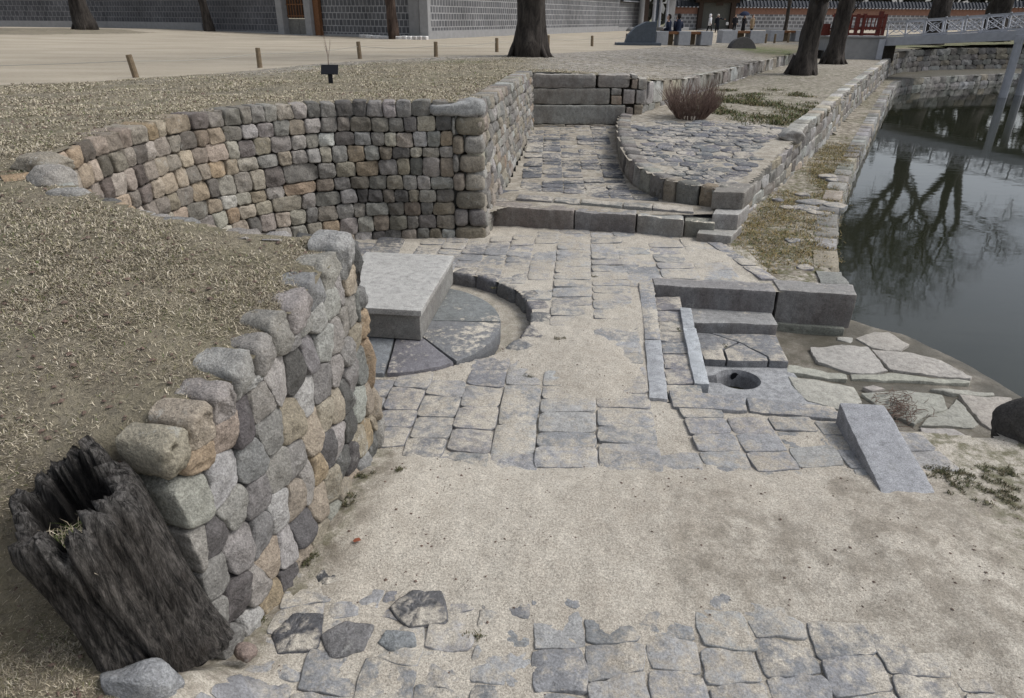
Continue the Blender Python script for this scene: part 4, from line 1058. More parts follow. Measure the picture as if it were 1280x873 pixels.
CR = [(R(q), .03 + .02 * (i % 3), .022 + .014 * (i % 2)) for i, q in enumerate((-160, -128, -96, -70, -44, -18, 12, 40, 150))]
def rad(a, t):
    r = .225 + .045 * t + .05 * (1 - t) ** 4 * (1 + .7 * math.sin(a * 3 + 1.2))
    for c_, w_, d_ in CR:
        u_ = (a - c_ - .25 * mn.noise(Vector((c_, t * 2.2, 0))) + math.pi) % (2 * math.pi) - math.pi
        r -= d_ * math.exp(-(u_ / w_) ** 2) * (.4 + .6 * t)
    q = Vector((math.cos(a), math.sin(a), 0))
    r += .03 * mn.noise(q * 2.2 + Vector((0, 0, t * .8))) + .017 * mn.noise(q * 6 + Vector((3, 0, t * 1.0))) + .010 * mn.noise(q * 17 + Vector((7, 0, t * 1.3))) + .005 * mn.noise(q * 40 + Vector((7, 0, t * 2)))
    return r
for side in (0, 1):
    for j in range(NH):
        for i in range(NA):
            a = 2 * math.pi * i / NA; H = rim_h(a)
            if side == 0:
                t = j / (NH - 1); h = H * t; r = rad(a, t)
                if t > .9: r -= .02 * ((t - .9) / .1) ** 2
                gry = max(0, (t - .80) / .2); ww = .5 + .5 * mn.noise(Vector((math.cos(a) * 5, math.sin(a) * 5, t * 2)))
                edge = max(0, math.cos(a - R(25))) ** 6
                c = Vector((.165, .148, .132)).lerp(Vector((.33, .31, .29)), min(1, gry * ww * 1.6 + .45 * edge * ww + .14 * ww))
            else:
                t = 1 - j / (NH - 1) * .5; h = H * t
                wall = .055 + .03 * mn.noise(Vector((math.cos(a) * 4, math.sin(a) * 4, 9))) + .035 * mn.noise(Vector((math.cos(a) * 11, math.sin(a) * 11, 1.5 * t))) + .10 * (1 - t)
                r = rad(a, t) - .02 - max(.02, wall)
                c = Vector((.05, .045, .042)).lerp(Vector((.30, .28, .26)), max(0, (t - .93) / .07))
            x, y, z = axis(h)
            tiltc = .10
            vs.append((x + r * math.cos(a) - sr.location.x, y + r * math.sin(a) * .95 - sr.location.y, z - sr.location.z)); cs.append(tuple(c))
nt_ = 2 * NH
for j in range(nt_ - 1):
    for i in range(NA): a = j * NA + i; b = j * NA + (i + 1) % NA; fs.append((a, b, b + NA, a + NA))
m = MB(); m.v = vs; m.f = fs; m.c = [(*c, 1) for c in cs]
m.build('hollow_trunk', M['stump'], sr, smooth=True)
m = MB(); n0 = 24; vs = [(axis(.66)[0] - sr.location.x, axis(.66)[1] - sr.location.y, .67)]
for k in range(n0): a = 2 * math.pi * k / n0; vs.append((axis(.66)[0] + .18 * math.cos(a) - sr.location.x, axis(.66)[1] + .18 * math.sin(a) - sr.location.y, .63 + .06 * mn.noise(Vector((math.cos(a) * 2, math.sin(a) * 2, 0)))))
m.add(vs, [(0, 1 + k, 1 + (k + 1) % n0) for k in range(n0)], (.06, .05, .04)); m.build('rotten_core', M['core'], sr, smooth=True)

# ------------------------------------------------------------------ blades of grass
def blades(name, xs, ys, zs, length, width, cols, lean, label, cat, parent=None, kind='stuff'):
    n = len(xs); az = rng.random(n) * 2 * np.pi; ln_ = lean
    d = np.stack([np.cos(az) * np.sin(ln_), np.sin(az) * np.sin(ln_), np.cos(ln_)], 1)
    sd = np.stack([-np.sin(az), np.cos(az), np.zeros(n)], 1)
    b = np.stack([xs, ys, zs], 1); L = length[:, None]; W = width[:, None]
    mid = b + d * L * .55; d2 = d.copy(); d2[:, 2] -= .45 + .3 * rng.random(n); az2 = rng.normal(0, .5, n)
    d2[:, 0] += sd[:, 0] * az2; d2[:, 1] += sd[:, 1] * az2
    tip = mid + d2 * L * .5; tip[:, 2] = np.maximum(tip[:, 2], zs + .004)
    V = np.stack([b - sd * W, b + sd * W, mid - sd * W * .8, mid + sd * W * .8, tip], 1).reshape(-1, 3)
    base = np.arange(n)[:, None] * 5
    q = (base + np.array([0, 1, 3, 2])[None]).ravel(); t = (base + np.array([2, 3, 4])[None]).ravel()
    me = bpy.data.meshes.new(name); me.vertices.add(len(V)); me.vertices.foreach_set('co', V.ravel())
    me.loops.add(7 * n); me.loops.foreach_set('vertex_index', np.concatenate([q, t]).astype(np.int32))
    me.polygons.add(2 * n); me.polygons.foreach_set('loop_start', np.concatenate([np.arange(n) * 4, 4 * n + np.arange(n) * 3]).astype(np.int32))
    me.update(calc_edges=True)
    a = me.color_attributes.new('col', 'FLOAT_COLOR', 'POINT'); c = np.ones((n, 5, 4), np.float32); c[:, :, :3] = cols[:, None, :]; a.data.foreach_set('color', c.ravel())
    me.materials.append(M['blade']); o = link(bpy.data.objects.new(name, me), parent)
    return tag(o, label, cat, kind=kind)
def bcols(n, green):
    pal = np.array([(.55, .485, .365), (.44, .385, .28), (.32, .275, .205), (.62, .56, .45), (.16, .135, .105), (.20, .185, .10)])
    w = rng.choice(len(pal), n, p=[.20, .24, .20, .07, .16, .13]); c = pal[w] * (1 + rng.normal(0, .15, (n, 1)))
    g = rng.random(n) < green; c[g] = np.array([.085, .125, .03]) * (1 + rng.normal(0, .2, (g.sum(), 1)))
    return np.clip(c, .01, 1)
N = 1900000
r = np.exp(rng.uniform(np.log(1.6), np.log(30), N)); th = rng.uniform(R(-60), R(12), N)
x = r * np.sin(th); y = r * np.cos(th)
sdl = sdist(x, y, LOW); pth, grn, bare = ground_masks(x, y)
clump = vnoise(x, y, 1.1, 4); cl2 = vnoise(x, y, 5, 3)
keep = (sdl > .15 + .10 * (cl2 - .5)) & (rng.random(N) > pth * 1.6) & (rng.random(N) > bare * .9) & (rng.random(N) < np.clip((clump - .37) * 4.5, .16, 1) * np.clip((cl2 - .28) * 2.8, .22, 1))
keep &= ~((np.hypot(x + 1.68, y - 2.30) < .28))
x, y, r, grn, clump = x[keep], y[keep], r[keep], grn[keep], clump[keep]
n = len(x); print('blades', n)
blades('dry_grass', x, y, z_ground(x, y) + .003, rng.uniform(.010, .040, n) * (1 + .25 * np.clip(r / 10, 0, 2)), .0009 * np.clip(r / 2.0, 1, 9) * rng.uniform(.7, 1.4, n),
       bcols(n, np.clip(grn * .25, .0, .6)), rng.uniform(R(35), R(84), n), 'short trampled straw coloured winter lawn around the sunken court', 'grass')
# tufts in the berm, by the wall foot, in the stump and on the sand
def tuft_pts(cs, per, sp):
    X = []; Y = []
    for cx_, cy_ in cs:
        X.append(rng.normal(cx_, sp, per)); Y.append(rng.normal(cy_, sp, per))
    return np.concatenate(X), np.concatenate(Y)
cb_ = [(random.uniform(3.2, 9), random.uniform(8.2, 19)) for _ in range(3600)]
cb_ = [c for c in cb_ if in1(BERM, c[0], c[1], -.1) and mn.noise(Vector((c[0] * .6, c[1] * .45, 4))) > -.25]
X, Y = tuft_pts(cb_, 30, .09); n = len(X)
blades('berm_grass', X, Y, z_berm(X, Y), rng.uniform(.03, .09, n), rng.uniform(.003, .006, n), np.clip(np.where((rng.random(n) < .75)[:, None], np.array([[.26, .20, .095]]), np.array([[.10, .12, .05]])) * (1 + rng.normal(0, .25, (n, 1))), .01, 1),
       rng.uniform(R(30), R(85), n), 'tawny and grey green grass growing on the pond berm', 'grass')
cg = []
for px, py, k in [(1200, 600, 40), (1240, 620, 30), (1180, 585, 20), (455, 600, 5), (385, 700, 5), (430, 630, 4), (500, 595, 3), (700, 425, 3), (1260, 590, 14), (300, 770, 4), (440, 640, 4), (330, 770, 3), (615, 360, 3), (640, 430, 3), (845, 412, 2), (905, 432, 2), (590, 795, 2), (690, 365, 3), (745, 345, 3), (660, 470, 2)]:
    d = ray(px, py); t = (FL - ZC) / d.z
    for _ in range(k): cg.append((d.x * t + random.gauss(0, .012 * k ** .7), d.y * t + random.gauss(0, .008 * k ** .7)))
X, Y = tuft_pts(cg, 26, .014); n = len(X)
blades('weeds', X, Y, z_floor(X, Y) + .004, rng.uniform(.012, .035, n), rng.uniform(.0015, .0035, n), np.clip(np.where((rng.random(n) < .6)[:, None], np.array([[.07, .075, .035]]), np.array([[.15, .125, .08]])) * (1 + rng.normal(0, .25, (n, 1))), .01, 1),
       rng.uniform(R(15), R(85), n), 'small green weeds sprouting from the sand and paving joints', 'weeds')
cg = [(random.uniform(4.2, 9), random.uniform(15.5, 24)) for _ in range(420)]
cg = [c for c in cg if in1(BED, c[0], c[1], -.3) and mn.noise(Vector((c[0] * .8, c[1] * .5, 7))) > -.02 and c[1] > 16.2]
X, Y = tuft_pts(cg, 60, .14); n = len(X)
blades('bed_grass', X, Y, z_bed(X, Y), rng.uniform(.05, .15, n), rng.uniform(.006, .012, n), np.clip(np.where((rng.random(n) < .55)[:, None], np.array([[.075, .095, .035]]), np.array([[.17, .14, .075]])) * (1 + rng.normal(0, .25, (n, 1))), .01, 1),
       rng.uniform(R(20), R(80), n), 'sparse green grass in the raised bed behind the bare shrub', 'grass')
X, Y = tuft_pts([(axis(.66)[0] + random.gauss(0, .06), axis(.66)[1] - .03 + random.gauss(0, .06)) for _ in range(18)], 26, .025); n = len(X)
g_ = blades('stump_grass', X - sr.location.x, Y - sr.location.y, np.full(n, .66), rng.uniform(.04, .13, n), rng.uniform(.001, .002, n), bcols(n, .25), rng.uniform(R(20), R(80), n), 'dry grass growing inside the hollow stump', None, sr, None)
# crumbs: pebbles, bits of leaf and twig lying about
m = MB()
def crumb(x, y, z, s, col):
    a = random.uniform(0, 6.28); k = random.uniform(.4, 1)
    p = [Vector((math.cos(a + t) * s * (1 if i % 2 else k), math.sin(a + t) * s * (1 if i % 2 else k), random.uniform(0, .4) * s)) + Vector((x, y, z)) for i, t in enumerate((0, 1.6, 3.1, 4.7))]
    p.append(Vector((x, y, z + s * .7))); m.add(p, [(0, 1, 4), (1, 2, 4), (2, 3, 4), (3, 0, 4)], col)
for _ in range(2600):
    x_, y_ = random.uniform(-1.3, 4.2), random.uniform(2.1, 6.5) if random.random() < .85 else random.uniform(6.5, 10)
    if not in1(FLOOR_POLY, x_, y_, -.03): continue
    if random.random() < .5 and mn.noise(Vector((x_ * 1.1, y_ * 1.1, 2))) < .05: continue
    crumb(x_, y_, float(z_floor(np.array([x_]), np.array([y_]))[0]), random.choice([.003, .004, .005, .006, .008, .011]) * random.uniform(.7, 1.2), random.choice([(.07, .055, .04), (.05, .045, .035), (.12, .09, .06), (.25, .22, .19), (.09, .08, .06)]))
for _ in range(2600):
    r_ = math.exp(random.uniform(math.log(2.2), math.log(14))); t_ = random.uniform(R(-55), R(5)); x_, y_ = r_ * math.sin(t_), r_ * math.cos(t_)
    if sdist(np.array([x_]), np.array([y_]), LOW)[0] < .2: continue
    crumb(x_, y_, float(z_ground(np.array([x_]), np.array([y_]))[0]) + .006, random.choice([.006, .008, .011, .016]) * (1 + r_ / 12), random.choice([(.10, .07, .045), (.16, .11, .07), (.07, .05, .035), (.22, .17, .11)]))
tag(m.build('ground_litter', M['twig']), 'scattered crumbs of leaf and grit on the sand', 'litter', kind='stuff')
m = MB(); lx, ly = wpt(447, 686, FL).x, wpt(447, 686, FL).y; lz = float(z_floor(np.array([lx]), np.array([ly]))[0]) + .012
m.add([(lx - .025, ly, lz), (lx - .01, ly - .018, lz + .006), (lx + .02, ly - .012, lz + .01), (lx + .028, ly + .004, lz + .004), (lx + .012, ly + .018, lz + .012), (lx - .012, ly + .014, lz + .008), (lx, ly, lz + .004)], [(6, i, (i + 1) % 6) for i in range(6)], (.3, .1, .05))
tag(m.build('fallen_leaf', flat_material('red_brown_leaf', (.26, .085, .045), .7)), 'single reddish brown leaf lying on the sand near the wall', 'leaf')
# heap of dead twigs on the flagstones
m = MB()
for _ in range(150):
    p = wpt(1124 + random.gauss(0, 13), 511 + random.gauss(0, 11), -2.06); a = random.uniform(-.5, 1.2) + math.pi * (random.random() < .5); L = random.uniform(.06, .22)
    z0 = -2.07 + abs(random.gauss(0, .018))
    p0 = Vector((p.x, p.y, z0)); p1 = p0 + Vector((math.cos(a) * L * .5, math.sin(a) * L * .5, random.uniform(0, .03))); p2 = p1 + Vector((math.cos(a + .4) * L * .5, math.sin(a + .4) * L * .5, random.uniform(-.03, .01)))
    m.tube([p0, p1, p2], [.0035, .003, .0015], 4, (.09, .06, .045))
tag(m.build('twig_heap', M['twig']), 'little heap of dead brown twigs washed onto the flagstones', 'twigs', kind='stuff')

# ------------------------------------------------------------------ trees
def tree(name, label, base, h, r0, lean=(0, 0), seed=1, mat='bark', fork=.3, levels=5, spread=1.0, trunk_only_to=None, group=None, flare=1.5, forks=3, twigs=True):
    rs = random.Random(seed); t = thing(name, label, 'tree', base, 0, group)
    tr = MB(); cr = MB()
    hf = h * fork
    pts = []; rd = []
    for i in range(11):
        u = i / 10; z_ = hf * u
        pts.append((lean[0] * z_ + .06 * r0 * 4 * mn.noise(Vector((u * 2, seed, 0))), lean[1] * z_ + .24 * r0 * mn.noise(Vector((u * 2, 0, seed))), z_ - .15 * (i == 0)))
        rd.append(r0 * (1 - .22 * u) * (1 + (flare - 1) * max(0, 1 - u * h * fork / 1.2) ** 2))
    tr.tube(pts, rd, 26, wob=.5)
    if r0 > .4:
        for k in range(7):
            a = 6.28 * k / 7 + rs.uniform(-.3, .3); ca, sa = math.cos(a), math.sin(a); q_ = rs.uniform(.85, 1.25)
            tr.tube([(ca * r0 * .7, sa * r0 * .7, .75 * q_), (ca * r0 * 1.1, sa * r0 * 1.1, .32 * q_), (ca * r0 * 1.45 * q_, sa * r0 * 1.45 * q_, .06), (ca * r0 * 1.95 * q_, sa * r0 * 1.95 * q_, -.12)], [r0 * .24, r0 * .22, r0 * .13, r0 * .05], 8, wob=.3)
    tr.build('trunk', M[mat], t, smooth=True)
    def branch(p, d, L, r, lev):
        n = 5 if lev < 3 else 3; P = [p]; rr = [r]; q = Vector(p); dd = Vector(d)
        for k in range(n):
            dd = (dd + Vector((rs.gauss(0, .16), rs.gauss(0, .16), rs.gauss(0, .10) + (.05 if lev < 3 else -.01)))).normalized()
            q = q + dd * (L / n); P.append(Vector(q)); rr.append(r * (1 - .55 * (k + 1) / n))
        cr.tube(P, rr, 7 if lev < 2 else 5 if lev < 3 else 3, cap=False)
        if lev >= levels: return
        nb = 4 if lev < 3 else 5
        for k in range(nb):
            u = rs.uniform(.35, 1) if k else 1; i = min(int(u * n), n - 1); s0 = P[i].lerp(P[i + 1], u * n - i if u < 1 else 1)
            az = rs.uniform(0, 6.28); e = dd.orthogonal().normalized(); e.rotate(Matrix.Rotation(az, 3, dd))
            nd = (dd * rs.uniform(.55, 1.0) + e * rs.uniform(.45, .95) * spread).normalized(); nd.z += .05
            branch(s0, nd, L * rs.uniform(.55, .8), rr[i] * rs.uniform(.56, .76), lev + 1)
    top = Vector(pts[-1])
    for k in range(forks):
        az = 6.28 * k / forks + rs.uniform(-.4, .4); d = Vector((math.cos(az) * .62 * spread + lean[0], math.sin(az) * .62 * spread + lean[1], 1)).normalized()
        branch(top - Vector((0, 0, r0 * .4)), d, h * .32 * rs.uniform(.85, 1.15), rd[-1] * .68, 1)
    cr.build('crown', M[mat], t, smooth=True)
    return t
BIG = 'old bare trees around the court'
gz = lambda x, y: zhi1(x, y)
tree('tree', 'thick straight bare trunk at the corner of the sandy path', (.55, 28.3, gz(.55, 28.3) - .05), 15, .56, (.02, 0), 3, fork=.42, flare=1.45)
tree('tree', 'black trunk in front of the dim wall at the far left', (-31.5, 55, .3), 14, .62, (-.03, 0), 4, fork=.4, flare=1.4)
tree('tree', 'thin dark trunk against the dim wall left of the wooden gate', (-24.0, 58.9, 0), 12, .33, (-.06, 0), 5, fork=.45, levels=4)
tree('tree', 'slim pine trunk inside a low stone ring by the wall corner', (-7.9, 48.9, .05), 11, .34, (-.03, 0), 6, 'bark_pine', fork=.55, levels=4, flare=1.15)
tree('tree', 'big gnarled forked tree on the raised bed above the pond wall', (11.95, 30.6, -.78), 14, .42, (.10, 0), 7, fork=.2, flare=1.6, spread=1.1)
tree('tree', 'second gnarled tree standing behind the forked one near the railing', (16.2, 37.6, -.74), 14, .42, (.06, 0), 8, fork=.25, flare=1.5, spread=1.1)
FARG = 'bare trees on the far bank'
tree('tree', 'dark leaning trunk just beyond the bridge on the far bank', (28.2, 50.6, -.35), 18, .62, (.07, 0), 9, fork=.30, levels=6, flare=1.5, spread=1.15)
tree('tree', 'broad dark trunk on the far bank at the right end of the bridge', (34.6, 54.3, .1), 17, .75, (.03, 0), 10, fork=.3, flare=1.4, spread=1.15)
tree('tree', 'slender dark trunk between the two broad trunks on the far bank', (32, 56, .1), 13, .24, (-.04, 0), 11, fork=.4, levels=4)
tree('tree', 'small low bare tree with crooked twigs behind the bridge start', (25.8, 58, -.05), 5.5, .12, (-.1, 0), 12, fork=.28, levels=4, spread=1.4)
tree('tree', 'thin pole like trunk behind the red railing', (24.5, 68, .0), 12, .16, (.02, 0), 13, fork=.5, levels=4)
m = MB(); rs_ = random.Random(5)
for _ in range(5200):
    x_ = rs_.uniform(18, 150); y_ = rs_.uniform(104, 128) - max(0, x_ - 70) * .35; zt_ = 13 + 4 * mn.noise(Vector((x_ * .07, 0, 2)))
    z_ = zt_ * rs_.random() ** .7; s_ = rs_.uniform(.5, 1.5); n_ = Vector((rs_.gauss(0, 1), rs_.gauss(0, 1), rs_.gauss(0, 1))).normalized(); u_ = n_.orthogonal().normalized() * s_; v_ = n_.cross(u_) * .6
    c_ = Vector((x_, y_, z_)); m.add([c_ - u_, c_ - v_, c_ + u_, c_ + v_], [(0, 1, 2, 3)], (.02, .022, .014))
tag(m.build('distant_woods', flat_material('dark_woods', (.030, .030, .022), .95, .6, .4)), 'dark wooded mass rising beyond the palace wall', 'woods', kind='stuff')
# sapling by the sign
def twiggy(name, label, base, h, n, spread, r, cat, seed, col, lev=2, stems=True):
    rs = random.Random(seed); t = thing(name, label, cat, base); m = MB()
    def go(p, d, L, rr, l):
        P = [p]; q = Vector(p); dd = Vector(d)
        for k in range(3):
            dd = (dd + Vector((rs.gauss(0, .10), rs.gauss(0, .10), .05))).normalized(); q = q + dd * L / 3; P.append(Vector(q))
        m.tube(P, [rr, rr * .8, rr * .6, rr * .35], 4, col, cap=False)
        if l > 0:
            for _ in range(3):
                i = rs.choice([1, 2, 3]); az = rs.uniform(0, 6.28); e = Vector((math.cos(az), math.sin(az), .5))
                go(P[i], (dd + e * .45).normalized(), L * rs.uniform(.4, .6), rr * .55, l - 1)
    for _ in range(n):
        az = rs.uniform(0, 6.28); k = rs.random() ** .6 * spread
        go(Vector((math.cos(az) * .06 * n ** .3, math.sin(az) * .06 * n ** .3, -.03)), Vector((math.cos(az) * k, math.sin(az) * k, 1)).normalized(), h * rs.uniform(.7, 1.05) * (1 - .12 * k), r, lev)
    m.build('stems', M['twig'] if name != 'shrub' else flat_material('red_brown_twigs', (.165, .115, .095), .9, .35, 10), t, smooth=True)
    return t
twiggy('shrub', 'bare reddish brown shrub of many upright stems in the raised bed', (4.3, 17.3, -.80), .60, 240, .95, .009, 'shrub', 3, (.1, .06, .05))
twiggy('sapling', 'tiny leafless sapling behind the black sign', (-5.6, 22.2, 0.02), .75, 2, .12, .008, 'sapling', 6, (.16, .12, .1))

# ------------------------------------------------------------------ rope posts, sign
PP = [(170, 97), (325, 85), (450, 74), (545, 72.5), (621, 66), (685, 60), (740, 58)]
ordn = ['leaning wooden rope post at the far left of the path edge', 'wooden rope post left of the black sign', 'wooden rope post just right of the leafless sapling', 'wooden rope post in front of the wall corner', 'wooden rope post just left of the thick trunk',
        'wooden rope post just right of the thick trunk', 'wooden rope post alone midway between the trunk and the slate marker']
tops = []
for i, (px, py) in enumerate(PP):
    p = wpt(px, py, 0.0); p.z = gz(p.x, p.y)
    h = .52 + .02 * (i % 3); t = thing('rope_post', ordn[i], 'post', (p.x, p.y, p.z), 0, 'rope posts along the path')
    m = MB(); m.lathe((0, 0, -.1), [(.075, 0), (.074, h * .6), (.07, h + .09), (.055, h + .1)], 10)
    o = m.build('post', M['wood'], t, bevel=0); o.rotation_euler = (0, R(-7) if i == 0 else R(random.uniform(-2, 2)), 0)
    tops.append(Vector((p.x, p.y, p.z + h * .72)))
for k, (px, py, lb) in enumerate([(783, 57, 'short post against the slate marker'), (900, 54, 'short post left of the dark half disc stone'), (957, 53, 'short post right of the dark half disc stone'), (968, 53, 'short post at the edge of the bright green lawn'), (985, 52, 'short post near the forked tree at the lawn end')]):
    p = wpt(px, py, -.05); t = thing('rope_post', lb, 'post', (p.x, p.y, gz(p.x, p.y)), 0, 'rope posts along the path'); m = MB(); m.lathe((0, 0, -.1), [(.08, 0), (.075, .66), (.06, .68)], 8); m.build('post', M['wood'], t)
    if k < 3: tops.append(Vector((p.x, p.y, gz(p.x, p.y) + .42)))
m = MB(); tops.insert(0, Vector((-15.5, 16.0, .36)))
for a, b in zip(tops, tops[1:]):
    m.tube([a.lerp(b, u / 8) - Vector((0, 0, .07 * math.sin(math.pi * u / 8))) for u in range(9)], .008, 5)
tag(m.build('barrier_rope', M['rope']), 'thin pale rope slung between the wooden posts along the path', 'rope')
p = wpt(414, 107, .1); sg = thing('small_sign', 'small black plate on a short stake in the lawn', 'sign', (p.x, p.y, gz(p.x, p.y)))
m = MB(); T = Matrix.Translation((0, 0, .26)) @ Matrix.Rotation(R(-28), 4, 'X'); m.box((0, 0, 0), (.35, .02, .2), M=T); m.build('plate', M['black'], sg, bevel=.004)
m = MB(); m.box((0, .0, .08), (.09, .025, .22)); m.build('stake', M['black'], sg, bevel=.003)

# ------------------------------------------------------------------ walls and gates in the background
def wall_run(name, label, a, b, h, mat, plinth=.55, cap=True, z0=-.1, band=None, tile_h=.45):
    a = Vector((*a, z0)); b = Vector((*b, z0)); L = (b - a).length; rz = math.atan2(b.y - a.y, b.x - a.x)
    t = thing(name, label, 'wall', a, rz)
    m = MB(); m.box((L / 2, .25, plinth + (h - plinth) / 2), (L, .5, h - plinth)); m.build('block_face', mat, t)
    m = MB(); m.box((L / 2, .25, plinth / 2), (L + .06, .58, plinth)); m.build('plinth', M['plain'], t)
    if band:
        m = MB(); m.box((L / 2, .25, band[0] + (band[1] - band[0]) / 2), (L, .53, band[1] - band[0])); m.build('red_band', M['render_red'], t)
    if cap:
        m = MB(); y0 = -.35
        sec = [(-.35, h + .02), (.25, h + tile_h), (.85, h + .02), (.85, h - .06), (.25, h + .02), (-.35, h - .06)]
        m.add([(x_, s[0], s[1]) for x_ in (0, L) for s in sec], [(0, 1, 7, 6), (1, 2, 8, 7), (2, 3, 9, 8), (3, 4, 10, 9), (4, 5, 11, 10), (5, 0, 6, 11), (0, 5, 4, 3, 2, 1), (6, 7, 8, 9, 10, 11)])
        n_ = int(L / .45)
        for k in range(n_):
            x_ = (k + .5) * L / n_
            m.tube([(x_, -.40, h + .03), (x_, .25, h + tile_h + .05)], .085, 5)
        m.build('tile_cap', M['tile'], t)
        m = MB()
        for k in range(n_): m.box(((k + .5) * L / n_, -.37, h - .05), (.2, .16, .12))
        m.build('eave_ends', M['whitepaint'], t)
    return t
CN = (-5.6, 49.2)
wall_run('brick_wall', 'pale grey block wall running right from the corner pilaster behind the thick trunk', CN, (11.7, 84.5), 3.7, M['brick_big'], .62)
wall_run('brick_wall', 'grey block wall between the wooden gate and the corner pilaster', (-14.2, 54.6), (-5.9, 49.9), 3.7, M['brick_big'], .3)
wall_run('brick_wall', 'dim shaded block wall left of the wooden gate', (-25.5, 61.3), (-17.3, 56.1), 3.7, M['brick_shaded'], .35)
wall_run('brick_wall', 'shaded stretch of block wall with a plain base behind the thin trunk', (-36.2, 67.0), (-25.52, 61.35), 3.7, M['brick_shaded'], .9)
wall_run('brick_wall', 'bluish block wall at the far left edge', (-80, 66), (-36.3, 67.4), 3.9, M['brick_shaded'], .9)
wall_run('brick_wall', 'short plain block wall left of the far palace gate', (11.75, 84.6), (14.9, 90.5), 3.2, M['brick_big'], .5)
cp = thing('pilaster', 'smooth grey corner pilaster where two block walls meet', 'pilaster', (-5.75, 49.5, -.1)); m = MB(); m.box((.0, .1, 2), (.62, .9, 4.0), rz=R(-20)); m.box((-.75, .75, 2), (.9, .62, 3.9), rz=R(-30)); m.build('shaft', M['plain'], cp, bevel=.03)
# wooden gate in the wall
gt = thing('wooden_gate', 'old wooden double gate between two granite posts in the block wall', 'gate', (-15.75, 55.2, 0), R(-29))
for sx in (-1.5, 1.28):
    m = MB(); m.box((sx, -.1, 1.9), (.6, .7, 3.9)); m.build('gate_post', M['plain'], gt, bevel=.03)
m = MB(); m.box((1.86, .0, 1.9), (.5, .3, 3.8)); m.build('side_board', M['brownwood'], gt)
for sx in (-.65, .45):
    m = MB(); m.box((sx, .12, .6), (1.06, .1, 1.1), (.5, .5, .5)); d = m.build('lower_panel', flat_material('grey_old_boards', (.17, .165, .15), .85, .3, 8), gt)
    m = MB(); m.box((sx, .12, 2.35), (1.06, .09, 2.3)); l = m.build('door_leaf', M['darkwood'], gt)
    m = MB()
    for k in range(4): m.box((sx - .4 + .27 * k, .05, 2.3), (.06, .07, 2.2))
    for k in range(3): m.box((sx, .05, 1.35 + .75 * k), (1.06, .075, .08))
    m.build('lattice', M['brownwood'], l)
m = MB(); m.box((-.1, -.2, .03), (3.3, 1.0, .16)); m.build('threshold', M['plain'], gt, bevel=.02)
m = MB(); m.box((-.1, .0, 3.75), (3.6, .5, .5)); m.build('lintel', M['darkwood'], gt)
# low stone ring about the pine
rg = thing('tree_ring', 'low irregular stone border round the foot of the slim pine', 'stone border', (-7.6, 51.2, 0)); m = MB()
for k in range(15):
    u = k / 14; x_ = -10.4 + 4.6 * u; y_ = 49.9 + .566 * (-5.9 - x_) - 1.2 - 1.0 * math.sin(math.pi * u)
    m.box((x_ + 7.6, y_ - 51.2, .09), (.36, .35, .2 + .08 * random.random()), rz=R(-28 + random.uniform(-10, 10)))
m.build('border_stones', M['block'], rg, bevel=.05)
tag(boulder('rock', None, (13.2, 84.2, .1), (.9, .5, .35), (.2, .2, .2), M['rubble'], 77, sub=2), 'low dark stone block at the end of the pale block wall', 'rock')
# kerb line at far left
m = MB(); m.tube([(-50, 47, .16), (-40, 45.3, .14), (-33, 46.2, .1), (-28, 49, .06)], .12, 6); tag(m.build('lawn_kerb', M['tile']), 'thin dark kerb along the far left lawn hump', 'kerb')
# far palace wall with its gates
wall_run('palace_wall', 'far patterned palace wall with a red band and tiled top beyond the strolling visitors', (27.0, 93.5), (62, 97), 2.75, M['brick_small'], .35, band=(1.95, 2.7), tile_h=.7)
wall_run('palace_wall', 'continuation of the palace wall behind the bridge', (62.1, 97), (110, 90), 3.0, M['brick_small'], .35, band=(2.2, 2.95), tile_h=.7)
wall_run('palace_wall', 'short stretch of patterned wall between the open gate pavilion and the dark gateway', (19.2, 92.8), (22.6, 93.2), 2.75, M['brick_small'], .35, band=(1.95, 2.7), tile_h=.7)
gw = thing('gateway', 'dark wooden gateway with a grey door in the far palace wall', 'gate', (24.9, 93.2, -.05), R(4))
for sx in (-2.1, 1.95):
    m = MB(); m.box((sx, 0, 1.9), (.55, .6, 3.9)); m.build('gate_post', M['darkwood'], gw)
m = MB(); m.box((-.1, .2, 1.6), (3.6, .1, 3.2)); m.build('door_leaf', flat_material('grey_green_door', (.10, .10, .088), .8, .2), gw)
m = MB(); m.box((-.1, 0, 3.4), (5.4, .7, .5)); m.build('lintel', M['darkwood'], gw)
m = MB(); m.add([(-3.6, -1.6, 3.7), (3.4, -1.6, 3.7), (3.4, 0, 5.0), (-3.6, 0, 5.0), (-3.6, 1.6, 3.7), (3.4, 1.6, 3.7)], [(0, 1, 2, 3), (3, 2, 5, 4), (0, 4, 5, 1), (0, 3, 4), (1, 5, 2)]); m.build('tile_roof', M['tile'], gw)
m = MB(); m.box((-.2, -1.9, .1), (4.4, 3, .25)); m.build('stone_platform', M['plain'], gw, bevel=.03)
m = MB(); m.box((.1, -.4, 3.05), (.9, .05, .45)); m.build('name_board', M['darkwood'], gw)
gp = thing('gate_pavilion', 'open gate building with pale posts and dark timber at the end of the block wall', 'gate', (16.9, 90.0, -.05), R(32))
for sx, w, mt in [(-2.35, .62, 'plain'), (-.4, .4, 'plain'), (.55, .32, 'plain'), (1.7, .3, 'plain')]:
    m = MB(); m.lathe((sx, 0, 0), [(w * .62, 0), (w * .55, .3), (w * .5, .35), (w * .5, 4.6)], 10); m.build('post', M['whitepaint'] if sx > -2 else M['plain'], gp, smooth=False)
for sx in (-1.45, .1):
    m = MB(); m.box((sx, .25, 2.2), (.75, .1, 4.4)); m.build('door_leaf', M['darkwood'] if sx < 0 else M['slate'], gp)
